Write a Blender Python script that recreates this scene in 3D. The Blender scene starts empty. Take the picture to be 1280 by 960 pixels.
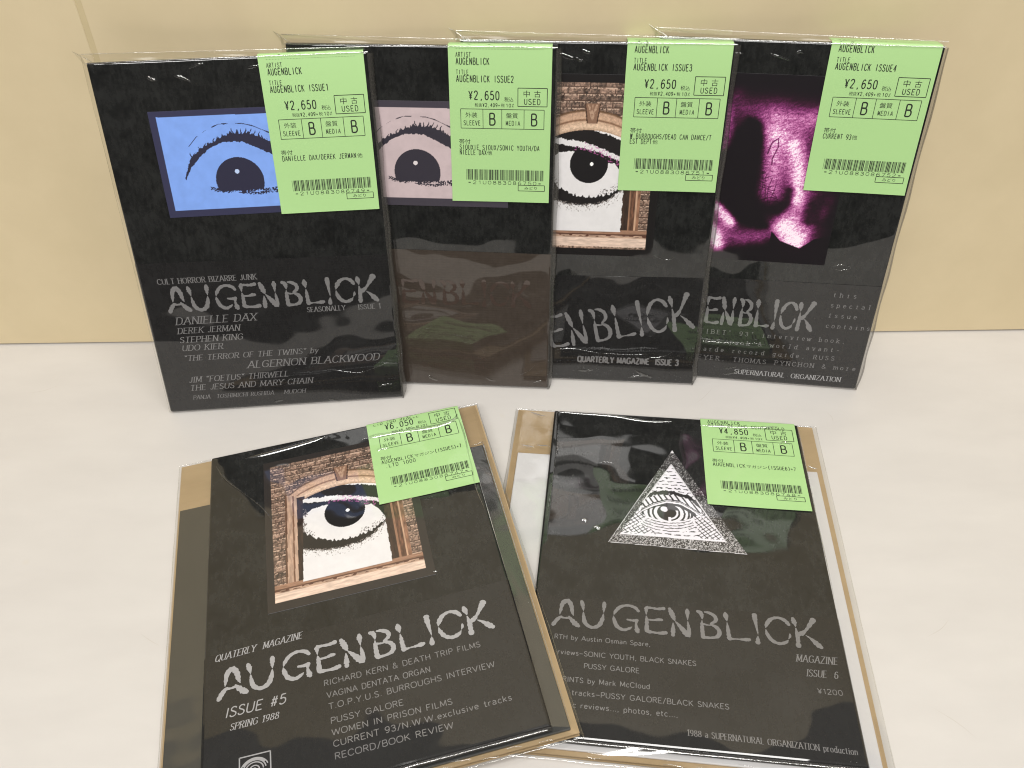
import bpy, math, random
import numpy as np
from mathutils import Matrix, Vector

random.seed(7)
RNG = np.random.default_rng(7)
S = bpy.context.scene
COL = S.collection

# ------------------------------------------------------------------ camera
cam = bpy.data.cameras.new("camera")
cam.sensor_width = 36.0
cam.lens = 1050.18 / 1280 * 36.0
cam.clip_start, cam.clip_end = 0.01, 60
co = bpy.data.objects.new("camera", cam)
COL.objects.link(co)
co.matrix_world = Matrix.Translation((0, 0, 0.36508)) @ Matrix.Rotation(-0.000826, 4, 'Z') @ \
    Matrix.Rotation(math.pi / 2 - 0.71380, 4, 'X') @ Matrix.Rotation(-0.013515, 4, 'Z')
S.camera = co

# ------------------------------------------------------------------ light
S.view_settings.view_transform = 'Standard'
S.view_settings.look = 'None'
S.view_settings.exposure = 0.0
S.view_settings.gamma = 1.0
S.cycles.filter_width = 1.1
W = bpy.data.worlds.new("World")
S.world = W
W.use_nodes = True
nt = W.node_tree
bg = nt.nodes['Background']
tc = nt.nodes.new('ShaderNodeTexCoord')
sx = nt.nodes.new('ShaderNodeSeparateXYZ')
rp = nt.nodes.new('ShaderNodeValToRGB')
nt.links.new(tc.outputs['Generated'], sx.inputs[0])
nt.links.new(sx.outputs['Z'], rp.inputs[0])
nt.links.new(rp.outputs[0], bg.inputs[0])
e = rp.color_ramp.elements
e[0].position, e[0].color = 0.0, (0.03, 0.029, 0.028, 1)
e[1].position, e[1].color = 1.0, (0.62, 0.60, 0.56, 1)
k = e.new(0.30); k.color = (0.045, 0.043, 0.04, 1)
k = e.new(0.62); k.color = (0.34, 0.32, 0.29, 1)
bg.inputs[1].default_value = 0.60


def area(name, loc, aim, sx_, sy_, power, col):
    l = bpy.data.lights.new(name, 'AREA')
    l.shape = 'RECTANGLE'
    l.size, l.size_y, l.energy, l.color = sx_, sy_, power, col
    o = bpy.data.objects.new(name, l)
    COL.objects.link(o)
    o.location = loc
    o.rotation_euler = (Vector(aim) - Vector(loc)).to_track_quat('-Z', 'Y').to_euler()
    return o


area("ceiling_lamp", (0.15, -0.15, 2.0), (0, 0.3, 0), 1.5, 0.30, 25, (1.0, 0.98, 0.95))
area("ceiling_lamp", (-0.1, -1.5, 1.75), (0, 0.4, 0.05), 1.5, 0.30, 50, (1.0, 0.98, 0.95))


# ------------------------------------------------------------------ helpers
def srgb(r, g, b):
    f = lambda c: (c / 255 / 12.92) if c / 255 <= 0.04045 else ((c / 255 + 0.055) / 1.055) ** 2.4
    return (f(r), f(g), f(b), 1)


class MB:
    """collects polygons in millimetres, one material slot each"""
    def __init__(self):
        self.v, self.f, self.m, self.c, self.smooth = [], [], [], [], []
        self.hascol = False

    def add(self, verts, faces, mat=0, smooth=False):
        o = len(self.v)
        self.v.extend([tuple(map(float, p)) for p in verts])
        self.f.extend([tuple(i + o for i in f) for f in faces])
        self.m.extend([mat] * len(faces))
        self.smooth.extend([smooth] * len(faces))

    def box(self, x0, x1, y0, y1, z0, z1, mat=0):
        v = [(x, y, z) for z in (z0, z1) for y in (y0, y1) for x in (x0, x1)]
        self.add(v, [(0, 2, 3, 1), (4, 5, 7, 6), (0, 1, 5, 4), (2, 6, 7, 3), (0, 4, 6, 2), (1, 3, 7, 5)], mat)

    def build(self, name, mats, parent=None, colors=None):
        me = bpy.data.meshes.new(name)
        me.from_pydata([(x / 1000, y / 1000, z / 1000) for x, y, z in self.v], [], self.f)
        for m in mats:
            me.materials.append(m)
        me.polygons.foreach_set('material_index', self.m)
        me.polygons.foreach_set('use_smooth', self.smooth)
        if colors is not None:
            a = me.color_attributes.new('Col', 'FLOAT_COLOR', 'POINT')
            a.data.foreach_set('color', np.asarray(colors, dtype=np.float32).ravel())
        me.update()
        o = bpy.data.objects.new(name, me)
        COL.objects.link(o)
        if parent is not None:
            o.parent = parent
        return o


# surface of a bagged magazine: x across, s along the cover from its foot, h above it.
# the top edge turns over the fold at s = SB.
SB, RB = 209.4, 0.9


def P(x, s, h=0.0):
    if s <= SB:
        return (x, s, h)
    a = (s - SB) / RB
    if a < math.pi / 2:
        return (x, SB + (RB + h) * math.sin(a), -RB + (RB + h) * math.cos(a))
    return (x, SB + RB + h, -RB - (s - SB - RB * math.pi / 2))


# ------------------------------------------------------------------ materials
def newmat(name):
    m = bpy.data.materials.new(name)
    m.use_nodes = True
    return m, m.node_tree, m.node_tree.nodes['Principled BSDF']


def add_coat(t, b, seed=0.0, strength=0.46, weight=1.0):
    """clear film pressed on the sheet: gloss of its own with soft wrinkles"""
    b.inputs['Coat Weight'].default_value = weight
    b.inputs['Coat Roughness'].default_value = 0.035
    b.inputs['Coat IOR'].default_value = 1.6
    c = t.nodes.new('ShaderNodeTexCoord')
    mp = t.nodes.new('ShaderNodeMapping')
    mp.inputs['Location'].default_value = (seed, seed * 1.7, 0)
    t.links.new(c.outputs['Object'], mp.inputs[0])
    n1 = t.nodes.new('ShaderNodeTexNoise')
    n1.inputs['Scale'].default_value = 8
    n1.inputs['Detail'].default_value = 1.5
    n1.inputs['Distortion'].default_value = 0.5
    n2 = t.nodes.new('ShaderNodeTexNoise')
    n2.inputs['Scale'].default_value = 30
    n2.inputs['Detail'].default_value = 1
    ma = t.nodes.new('ShaderNodeMath'); ma.operation = 'MULTIPLY_ADD'
    ma.inputs[1].default_value = 0.085
    for n in (n1, n2):
        t.links.new(mp.outputs[0], n.inputs['Vector'])
    t.links.new(n2.outputs[0], ma.inputs[0])
    t.links.new(n1.outputs[0], ma.inputs[2])
    bp = t.nodes.new('ShaderNodeBump')
    bp.inputs['Strength'].default_value = strength
    bp.inputs['Distance'].default_value = 0.012
    t.links.new(ma.outputs[0], bp.inputs['Height'])
    t.links.new(bp.outputs[0], b.inputs['Coat Normal'])
    return mp


def paper_black(name, c0, c1, seed, ribs=False, mottle=62, bump=0.25):
    m, t, b = newmat(name)
    mp = add_coat(t, b, seed)
    n = t.nodes.new('ShaderNodeTexNoise')
    n.inputs['Scale'].default_value = mottle
    n.inputs['Detail'].default_value = 9
    n.inputs['Roughness'].default_value = 0.74
    n.inputs['Distortion'].default_value = 0.25
    t.links.new(mp.outputs[0], n.inputs['Vector'])
    r = t.nodes.new('ShaderNodeValToRGB')
    r.color_ramp.elements[0].position, r.color_ramp.elements[0].color = 0.36, c0
    r.color_ramp.elements[1].position, r.color_ramp.elements[1].color = 0.68, c1
    n3 = t.nodes.new('ShaderNodeTexNoise')
    n3.inputs['Scale'].default_value = 520
    n3.inputs['Detail'].default_value = 3
    m3 = t.nodes.new('ShaderNodeMapping'); m3.inputs['Scale'].default_value = (1, .35, 1)
    t.links.new(mp.outputs[0], m3.inputs[0]); t.links.new(m3.outputs[0], n3.inputs['Vector'])
    ad = t.nodes.new('ShaderNodeMath'); ad.operation = 'MULTIPLY_ADD'; ad.inputs[1].default_value = .45; 
    sb = t.nodes.new('ShaderNodeMath'); sb.operation = 'SUBTRACT'; sb.inputs[1].default_value = .225
    t.links.new(n3.outputs[0], ad.inputs[0]); t.links.new(n.outputs[0], ad.inputs[2]); t.links.new(ad.outputs[0], sb.inputs[0])
    t.links.new(sb.outputs[0], r.inputs[0])
    t.links.new(r.outputs[0], b.inputs['Base Color'])
    b.inputs['Roughness'].default_value = 0.8
    b.inputs['Specular IOR Level'].default_value = 0.12
    bp = t.nodes.new('ShaderNodeBump')
    bp.inputs['Distance'].default_value = 0.0006
    bp.inputs['Strength'].default_value = bump * (.3 if ribs else 1)
    if ribs:
        w = t.nodes.new('ShaderNodeTexWave')
        w.wave_type = 'BANDS'; w.bands_direction = 'Y'
        w.inputs['Scale'].default_value = 190
        w.inputs['Distortion'].default_value = 0.6
        t.links.new(mp.outputs[0], w.inputs['Vector'])
        t.links.new(w.outputs[1], bp.inputs['Height'])
    else:
        t.links.new(n.outputs[0], bp.inputs['Height'])
    t.links.new(bp.outputs[0], b.inputs['Normal'])
    return m


def ink(name, col, rough=0.6, coat=True, seed=0.0, vary=0.15):
    m, t, b = newmat(name)
    b.inputs['Roughness'].default_value = rough
    b.inputs['Specular IOR Level'].default_value = 0.3
    c = t.nodes.new('ShaderNodeTexCoord')
    n = t.nodes.new('ShaderNodeTexNoise')
    n.inputs['Scale'].default_value = 420
    n.inputs['Detail'].default_value = 4
    t.links.new(c.outputs['Object'], n.inputs['Vector'])
    mx = t.nodes.new('ShaderNodeMix'); mx.data_type = 'RGBA'
    mx.inputs[6].default_value = tuple(v * (1 - vary) for v in col[:3]) + (1,)
    mx.inputs[7].default_value = tuple(min(1, v * (1 + vary)) for v in col[:3]) + (1,)
    t.links.new(n.outputs[0], mx.inputs[0])
    t.links.new(mx.outputs[2], b.inputs['Base Color'])
    if coat:
        add_coat(t, b, seed)
    return m


def picture_mat(name, seed):
    m, t, b = newmat(name)
    a = t.nodes.new('ShaderNodeAttribute'); a.attribute_name = 'Col'
    t.links.new(a.outputs['Color'], b.inputs['Base Color'])
    b.inputs['Roughness'].default_value = 0.55
    b.inputs['Specular IOR Level'].default_value = 0.3
    add_coat(t, b, seed)
    return m


def film_mat():
    m, t, b = newmat('clear_film')
    t.nodes.remove(b)
    out = t.nodes['Material Output']
    tr = t.nodes.new('ShaderNodeBsdfTransparent')
    tr.inputs[0].default_value = (0.95, 0.95, 0.94, 1)
    gl = t.nodes.new('ShaderNodeBsdfGlossy')
    gl.inputs['Roughness'].default_value = 0.09
    gl.inputs[0].default_value = (0.95, 0.95, 0.95, 1)
    lw = t.nodes.new('ShaderNodeLayerWeight'); lw.inputs[0].default_value = 0.5
    pw = t.nodes.new('ShaderNodeMath'); pw.operation = 'POWER'; pw.inputs[1].default_value = 4.0
    ma = t.nodes.new('ShaderNodeMath'); ma.operation = 'MULTIPLY_ADD'
    ma.inputs[1].default_value = 0.65; ma.inputs[2].default_value = 0.085
    c = t.nodes.new('ShaderNodeTexCoord')
    n = t.nodes.new('ShaderNodeTexNoise'); n.inputs['Scale'].default_value = 28
    n.inputs['Detail'].default_value = 1; n.inputs['Distortion'].default_value = .6
    bp = t.nodes.new('ShaderNodeBump'); bp.inputs['Strength'].default_value = 0.25
    bp.inputs['Distance'].default_value = 0.004
    mx = t.nodes.new('ShaderNodeMixShader')
    L = t.links.new
    L(c.outputs['Object'], n.inputs['Vector']); L(n.outputs[0], bp.inputs['Height'])
    L(bp.outputs[0], gl.inputs['Normal'])
    L(lw.outputs['Facing'], pw.inputs[0]); L(pw.outputs[0], ma.inputs[0])
    L(ma.outputs[0], mx.inputs[0]); L(tr.outputs[0], mx.inputs[1]); L(gl.outputs[0], mx.inputs[2])
    L(mx.outputs[0], out.inputs[0])
    return m


FILM = film_mat()


def crease_mat():
    """film folded on itself: several layers, so it glints more and hides more"""
    m, t, b = newmat('folded_film')
    t.nodes.remove(b)
    out = t.nodes['Material Output']
    tr = t.nodes.new('ShaderNodeBsdfTransparent')
    gl = t.nodes.new('ShaderNodeBsdfGlossy'); gl.inputs['Roughness'].default_value = 0.12
    mx = t.nodes.new('ShaderNodeMixShader')
    c = t.nodes.new('ShaderNodeTexCoord')
    n = t.nodes.new('ShaderNodeTexNoise'); n.inputs['Scale'].default_value = 22
    n.inputs['Detail'].default_value = 2
    r = t.nodes.new('ShaderNodeValToRGB')
    r.color_ramp.elements[0].position = 0.35; r.color_ramp.elements[0].color = (0.05, 0.05, 0.05, 1)
    r.color_ramp.elements[1].position = 0.62; r.color_ramp.elements[1].color = (0.32, 0.32, 0.32, 1)
    L = t.links.new
    L(c.outputs['Object'], n.inputs['Vector']); L(n.outputs[0], r.inputs[0]); L(r.outputs[0], mx.inputs[0])
    L(tr.outputs[0], mx.inputs[1]); L(gl.outputs[0], mx.inputs[2]); L(mx.outputs[0], out.inputs[0])
    return m


CREASE = crease_mat()

GLINT, _t, _b = newmat('taut_film_fold')
_b.inputs['Base Color'].default_value = (.8, .8, .8, 1)
_b.inputs['Metallic'].default_value = .75
_b.inputs['Roughness'].default_value = .22
_b.inputs['Alpha'].default_value = .7
RIM, _t, _b = newmat('film_rim')
_b.inputs['Base Color'].default_value = (.075, .07, .062, 1)
_b.inputs['Roughness'].default_value = .35
_b.inputs['Alpha'].default_value = .45
_b.inputs['Coat Weight'].default_value = 1


# ------------------------------------------------------------------ stroke lettering
G = {}


def glyphs(txt):
    for ln in txt.strip().splitlines():
        ch, w, d = ln.strip().split(' ', 2)
        st = []
        for part in d.split('|'):
            sm = part.startswith('~')
            st.append((sm, [tuple(map(float, p.split(','))) for p in part.lstrip('~').split()]))
        G[ch] = (float(w), st)


glyphs('''
A .72 0,0 .36,1|.36,1 .72,0|.12,.34 .6,.34
B .6 .05,0 .05,1|~.05,1 .38,1 .52,.88 .5,.62 .36,.53 .05,.53|~.05,.53 .4,.53 .57,.4 .57,.14 .4,0 .05,0
C .68 ~.66,.8 .5,.97 .25,.97 .06,.75 .04,.5 .06,.25 .25,.03 .5,.03 .66,.2
D .66 .05,0 .05,1|~.05,1 .35,1 .58,.82 .62,.5 .58,.18 .35,0 .05,0
E .55 .05,0 .05,1|.05,1 .52,1|.05,.53 .44,.53|.05,0 .54,0
F .52 .05,0 .05,1|.05,1 .5,1|.05,.53 .42,.53
G .72 ~.66,.8 .5,.97 .25,.97 .06,.75 .04,.5 .06,.25 .25,.03 .48,.03 .66,.14|.66,.14 .66,.46|.66,.46 .42,.46
H .66 .05,0 .05,1|.61,0 .61,1|.05,.53 .61,.53
I .2 .1,0 .1,1
J .42 ~.35,1 .35,.25 .28,.04 .12,.02 .02,.15
K .64 .05,0 .05,1|.58,1 .05,.42|.22,.58 .62,0
L .52 .05,0 .05,1|.05,0 .5,0
M .8 .05,0 .08,1|.08,1 .4,.12|.4,.12 .72,1|.72,1 .75,0
N .68 .05,0 .05,1|.05,1 .63,0|.63,0 .63,1
O .74 ~.37,.99 .14,.92 .03,.65 .03,.35 .14,.08 .37,.01 .6,.08 .71,.35 .71,.65 .6,.92 .37,.99
P .56 .05,0 .05,1|~.05,1 .38,1 .53,.88 .53,.62 .38,.48 .05,.48
Q .74 ~.37,.99 .14,.92 .03,.65 .03,.35 .14,.08 .37,.01 .6,.08 .71,.35 .71,.65 .6,.92 .37,.99|.42,.24 .74,-.1
R .6 .05,0 .05,1|~.05,1 .38,1 .52,.88 .52,.64 .38,.52 .05,.52|.28,.52 .58,0
S .54 ~.48,.84 .36,.97 .16,.97 .05,.85 .07,.66 .25,.54 .42,.43 .51,.28 .46,.09 .28,.01 .1,.05 .02,.2
T .62 .31,0 .31,1|0,1 .62,1
U .66 ~.05,1 .05,.3 .15,.06 .33,.01 .51,.06 .61,.3 .61,1
V .68 0,1 .34,0|.34,0 .68,1
W .98 0,1 .24,0|.24,0 .49,.95|.49,.95 .74,0|.74,0 .98,1
X .64 .02,0 .62,1|.02,1 .62,0
Y .64 .32,0 .32,.46|0,1 .32,.46|.32,.46 .64,1
Z .6 .04,1 .57,1|.57,1 .02,0|.02,0 .58,0
0 .58 ~.29,.99 .1,.88 .04,.5 .1,.12 .29,.01 .48,.12 .54,.5 .48,.88 .29,.99
1 .36 .08,.8 .24,1|.24,1 .24,0
2 .56 ~.04,.78 .14,.97 .36,.99 .5,.84 .47,.62 .25,.3 .03,.02|.03,0 .54,0
3 .56 ~.05,.84 .18,.98 .38,.97 .48,.8 .42,.6 .2,.54|~.2,.54 .44,.48 .53,.28 .42,.04 .2,.01 .03,.16
4 .6 .42,0 .42,1|.42,1 .02,.28|.02,.28 .58,.28
5 .56 .48,1 .12,1|.12,1 .08,.55|~.08,.55 .28,.64 .5,.5 .52,.2 .36,.02 .16,.02 .03,.15
6 .56 ~.48,.88 .34,.99 .16,.9 .05,.55 .06,.2 .2,.01 .4,.04 .52,.24 .48,.5 .3,.6 .12,.52 .05,.35
7 .54 .03,1 .52,1|.52,1 .2,0
8 .56 ~.28,.54 .1,.66 .1,.9 .28,.99 .46,.9 .46,.66 .28,.54 .06,.38 .06,.12 .28,.01 .5,.12 .5,.38 .28,.54
9 .56 ~.51,.6 .4,.44 .2,.42 .05,.6 .08,.88 .28,.99 .46,.92 .52,.65 .46,.25 .3,.03 .1,.06
. .2 .1,0 .1,.1
, .2 .13,.08 .06,-.14
' .2 .1,1 .1,.78
" .34 .08,1 .08,.76|.24,1 .24,.76
- .44 .06,.4 .38,.4
~ .62 .02,.4 .6,.4
/ .44 .02,-.1 .42,1.05
& .7 ~.66,.02 .2,.65 .16,.88 .28,.99 .4,.88 .36,.7 .1,.4 .05,.2 .16,.02 .36,.02 .5,.15 .62,.42
# .66 .2,0 .3,1|.42,0 .52,1|.08,.34 .58,.34|.12,.68 .62,.68
( .3 ~.26,1.1 .08,.75 .08,.25 .26,-.1
) .3 ~.04,1.1 .22,.75 .22,.25 .04,-.1
+ .5 .25,.15 .25,.65|.03,.4 .47,.4
% .6 .08,0 .5,1|.05,.85 .2,.85|.4,.12 .56,.12
* .5 .25,.25 .25,.65|.08,.35 .42,.55|.08,.55 .42,.35
¥ .6 .3,0 .3,.48|.02,1 .3,.48|.3,.48 .58,1|.1,.45 .5,.45|.1,.25 .5,.25
_ .9 .08,.06 .1,.06|.42,.06 .44,.06|.76,.06 .78,.06
a .5 ~.06,.6 .2,.68 .38,.62 .42,.45 .42,0|~.42,.4 .2,.38 .05,.25 .08,.06 .24,0 .42,.14
b .52 .06,0 .06,1|~.06,.45 .2,.66 .4,.62 .48,.34 .4,.06 .2,.02 .06,.2
c .46 ~.43,.55 .3,.67 .12,.6 .04,.34 .12,.06 .3,0 .44,.12
d .52 .46,0 .46,1|~.46,.45 .32,.66 .12,.62 .04,.34 .12,.06 .32,.02 .46,.2
e .48 ~.05,.36 .44,.36 .4,.58 .24,.67 .08,.56 .04,.34 .12,.08 .28,.01 .43,.12
f .34 ~.32,.95 .2,.98 .14,.85 .14,0|.02,.65 .3,.65
g .5 .44,.66 .44,-.1|~.44,-.1 .36,-.28 .16,-.28 .06,-.2|~.44,.45 .3,.66 .12,.6 .04,.34 .12,.08 .3,.02 .44,.2
h .5 .06,0 .06,1|~.06,.45 .2,.66 .36,.64 .44,.5 .44,0
i .2 .1,0 .1,.66|.1,.86 .1,.95
j .24 ~.16,.66 .16,-.12 .08,-.26 .0,-.24|.16,.86 .16,.95
k .48 .06,0 .06,1|.42,.66 .06,.28|.18,.4 .46,0
l .2 .1,0 .1,1
m .78 .06,0 .06,.66|~.06,.45 .18,.66 .32,.64 .39,.5 .39,0|~.39,.45 .52,.66 .64,.64 .72,.5 .72,0
n .5 .06,0 .06,.66|~.06,.45 .2,.66 .36,.64 .44,.5 .44,0
o .52 ~.26,.67 .1,.6 .04,.34 .1,.07 .26,0 .42,.07 .48,.34 .42,.6 .26,.67
p .52 .06,-.28 .06,.66|~.06,.45 .2,.66 .4,.62 .48,.34 .4,.06 .2,.02 .06,.2
q .52 .46,-.28 .46,.66|~.46,.45 .32,.66 .12,.62 .04,.34 .12,.06 .32,.02 .46,.2
r .36 .06,0 .06,.66|~.06,.42 .16,.62 .34,.64
s .42 ~.37,.56 .26,.67 .1,.63 .06,.48 .2,.37 .36,.26 .37,.1 .22,0 .04,.1
t .34 ~.14,.92 .14,.15 .2,.01 .32,.04|.02,.65 .3,.65
u .5 ~.06,.66 .06,.18 .14,.02 .3,.02 .44,.2|.44,0 .44,.66
v .46 .02,.66 .23,0|.23,0 .44,.66
w .7 .02,.66 .18,0|.18,0 .35,.62|.35,.62 .52,0|.52,0 .68,.66
x .46 .03,0 .43,.66|.03,.66 .43,0
y .46 .02,.66 .23,.02|~.44,.66 .23,.02 .12,-.22 .0,-.26
z .44 .03,.66 .41,.66|.41,.66 .03,0|.03,0 .42,0
''')


def catmull(pts, n=4):
    p = np.array(pts, float)
    q = np.vstack([2 * p[0] - p[1], p, 2 * p[-1] - p[-2]])
    out = []
    for i in range(1, len(q) - 2):
        for j in range(n):
            t = j / n
            a, b, c, d = q[i - 1], q[i], q[i + 1], q[i + 2]
            out.append(0.5 * ((2 * b) + (c - a) * t + (2 * a - 5 * b + 4 * c - d) * t * t + (3 * b - a - 3 * c + d) * t ** 3))
    out.append(p[-1])
    return np.array(out)


def ribbon(pts, wid):
    """flat strip along pts with the given half widths; returns (verts2d, faces)"""
    p = np.asarray(pts, float)
    d = np.gradient(p, axis=0) if len(p) > 2 else np.vstack([p[1] - p[0]] * 2)
    d = d / np.maximum(np.linalg.norm(d, axis=1, keepdims=True), 1e-9)
    nrm = np.stack([-d[:, 1], d[:, 0]], 1)
    w = np.asarray(wid, float)[:, None]
    a, b = p + nrm * w, p - nrm * w
    v = np.empty((2 * len(p), 2)); v[0::2] = a; v[1::2] = b
    return v, [(2 * i, 2 * i + 1, 2 * i + 3, 2 * i + 2) for i in range(len(p) - 1)]


def text(mb, s, x, y, cap, width=None, thick=.12, thin=None, serif=False, slant=0.0, xs=1.0, mono=None,
         gap=.16, space=.36, h=0.25, mat=1, rot=0.0, surf=P):
    """letters of cap height `cap` mm from (x, y); width fits the line to that many mm"""
    thin = thick if thin is None else thin
    adv, pen = [], 0.0
    for ch in s:
        g = G.get(ch)
        w = g[0] if g else space
        if mono:
            gs = min(1.0, (mono - .2) / w)
            adv.append((ch, pen + (mono - w * gs) / 2 if g else pen, gs)); pen += mono
        else:
            adv.append((ch, pen, 1.0)); pen += w + gap
    tot = pen - (0 if mono else gap)
    k = (width / (tot * cap)) if width else xs
    ca, sa = math.cos(rot), math.sin(rot)
    lay = 0
    for ch, px, w in adv:
        g = G.get(ch)
        if not g:
            continue
        for sm, st in g[1]:
            q = catmull(st) if sm else np.array(st, float)
            if not sm and len(q) == 2 and np.linalg.norm(q[1] - q[0]) < .03:
                q[1, 0] += .1
            q = q.copy()
            q[:, 0] = (q[:, 0] * w + px) * k
            dd = np.gradient(q, axis=0) if len(q) > 2 else np.vstack([q[1] - q[0]] * 2)
            dd /= np.maximum(np.linalg.norm(dd, axis=1, keepdims=True), 1e-9)
            wd = (thin + (thick - thin) * np.abs(dd[:, 1]) ** 1.5) / 2
            parts = [ribbon(q, wd)]
            if serif and not sm:
                for e_ in (q[0], q[-1]):
                    dv = q[-1] - q[0]
                    if (abs(e_[1]) < .02 or abs(e_[1] - 1) < .02 or abs(e_[1] - .66) < .01) and abs(dv[1]) > .4 * abs(dv[0]):
                        sw = (thick * .5 + .1) * min(k, 1.2)
                        parts.append(ribbon([(e_[0] - sw, e_[1]), (e_[0] + sw, e_[1])], [thin * .45] * 2))
            for v2, f in parts:
                lay = (lay + 1) % 7
                hh = h + lay * .006
                vv = []
                for a, b in v2:
                    a2, b2 = (a + slant * b) * cap, b * cap
                    vv.append(surf(x + a2 * ca - b2 * sa, y + a2 * sa + b2 * ca, hh))
                mb.add(vv, f, mat)


def cjk(mb, s, x, y, cap, width=None, h=0.25, mat=1, surf=P, slim=1.0):
    cu = bpy.data.curves.new('t', 'FONT')
    cu.body = s; cu.resolution_u = 2
    o = bpy.data.objects.new('t', cu)
    COL.objects.link(o)
    bpy.context.view_layer.update()
    me = bpy.data.meshes.new_from_object(o)
    v = np.array([q.co[:2] for q in me.vertices])
    f = [tuple(p.vertices) for p in me.polygons]
    bpy.data.objects.remove(o); bpy.data.curves.remove(cu); bpy.data.meshes.remove(me)
    lo, hi = v.min(0), v.max(0)
    ky = cap / (hi[1] - lo[1])
    kx = width / (hi[0] - lo[0]) if width else ky * slim
    mb.add([surf(x + (a - lo[0]) * kx, y + (b - lo[1]) * ky, h) for a, b in v], f, mat)


# blotted, pinched title letters: strokes of (x, y, width)
LOGO = {
    'A': ['.04,.04,.14 .14,.2,.15 .24,.31,.12 .31,.36,.06', '.27,.33,.1 .42,.31,.07 .58,.33,.1', '.56,.38,.05 .64,.28,.14 .78,.14,.19 .9,.06,.15',
          '.24,.43,.03 .26,.56,.1 .3,.8,.16 .4,.93,.18 .52,.93,.18 .62,.76,.17 .66,.56,.12 .71,.42,.03'],
    'U': ['.05,.97,.12 .09,.84,.16 .12,.7,.08 .13,.62,.02', '.13,.58,.04 .15,.4,.12 .22,.18,.15 .45,.05,.13 .7,.14,.16 .82,.38,.14 .85,.57,.04',
          '.86,.62,.02 .86,.74,.1 .87,.9,.16 .87,.99,.12'],
    'G': ['.92,.78,.1 .8,.9,.13 .55,.96,.1 .3,.88,.13 .14,.7,.12 .09,.58,.03', '.08,.53,.03 .1,.4,.13 .2,.17,.14 .42,.06,.12 .62,.13,.1 .7,.19,.03',
          '.55,.44,.07 .72,.42,.1 .88,.44,.12', '.86,.42,.12 .84,.28,.08 .88,.08,.18 .9,.03,.12'],
    'E': ['.1,.68,.03 .1,.8,.1 .12,.92,.16 .3,.94,.09 .6,.92,.11 .88,.95,.14', '.1,.63,.03 .12,.5,.12 .12,.3,.13 .14,.1,.17 .4,.06,.09 .7,.05,.12 .95,.08,.16',
          '.16,.5,.07 .45,.5,.08 .65,.53,.13 .8,.53,.1'],
    'N': ['.18,.03,.13 .19,.2,.16 .2,.36,.09 .2,.46,.03', '.08,.96,.12 .14,.84,.18 .22,.66,.17 .27,.55,.05', '.29,.52,.03 .42,.4,.12 .6,.22,.19 .74,.08,.2 .82,.03,.1',
          '.82,.1,.14 .82,.3,.13 .8,.46,.08 .79,.56,.02', '.79,.6,.02 .79,.74,.1 .79,.9,.17 .79,.98,.1'],
    'B': ['.02,.95,.12 .14,.9,.16 .18,.78,.12 .18,.68,.03', '.17,.63,.03 .16,.45,.13 .16,.25,.14 .17,.05,.16', '.3,.95,.06 .48,.93,.12 .7,.82,.14 .72,.66,.13 .52,.54,.08',
          '.14,.52,.1 .34,.49,.07 .5,.48,.04', '.52,.51,.08 .74,.42,.14 .84,.26,.15 .74,.1,.14 .48,.04,.09 .2,.04,.13'],
    'L': ['.12,.98,.1 .13,.88,.19 .15,.76,.11 .16,.68,.02', '.16,.63,.03 .17,.44,.12 .18,.22,.14 .2,.07,.18', '.2,.05,.12 .42,.07,.05 .62,.07,.08 .88,.08,.15 .96,.09,.1'],
    '!': ['.5,.98,.5 .5,.88,.5 .55,.6,.3 .6,.4,.17 .62,.3,.05', '.6,.25,.06 .55,.14,.36 .52,.02,.5'],
    'C': ['.94,.74,.13 .82,.88,.15 .58,.96,.1 .32,.88,.14 .16,.7,.15 .1,.56,.03', '.1,.5,.03 .13,.34,.13 .26,.14,.14 .5,.04,.12 .74,.1,.12 .84,.19,.03',
          '.86,.23,.02 .92,.32,.09 .93,.4,.06'],
    'K': ['.1,.98,.1 .12,.88,.19 .15,.74,.08 .15,.68,.02', '.15,.63,.04 .17,.4,.14 .16,.18,.14 .15,.02,.19', '.8,.97,.22 .68,.82,.16 .5,.6,.1 .34,.47,.17 .2,.42,.15',
          '.46,.41,.03 .62,.3,.1 .8,.13,.2 .92,.03,.14'],
}
CELL = {'A': (0, .118), 'U': (.102, .214), 'G': (.221, .339), 'E': (.345, .434), 'N': (.434, .533), 'B': (.545, .643), 'L': (.638, .739),
        '!': (.739, .783), 'C': (.783, .893), 'K': (.888, 1.0)}


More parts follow.
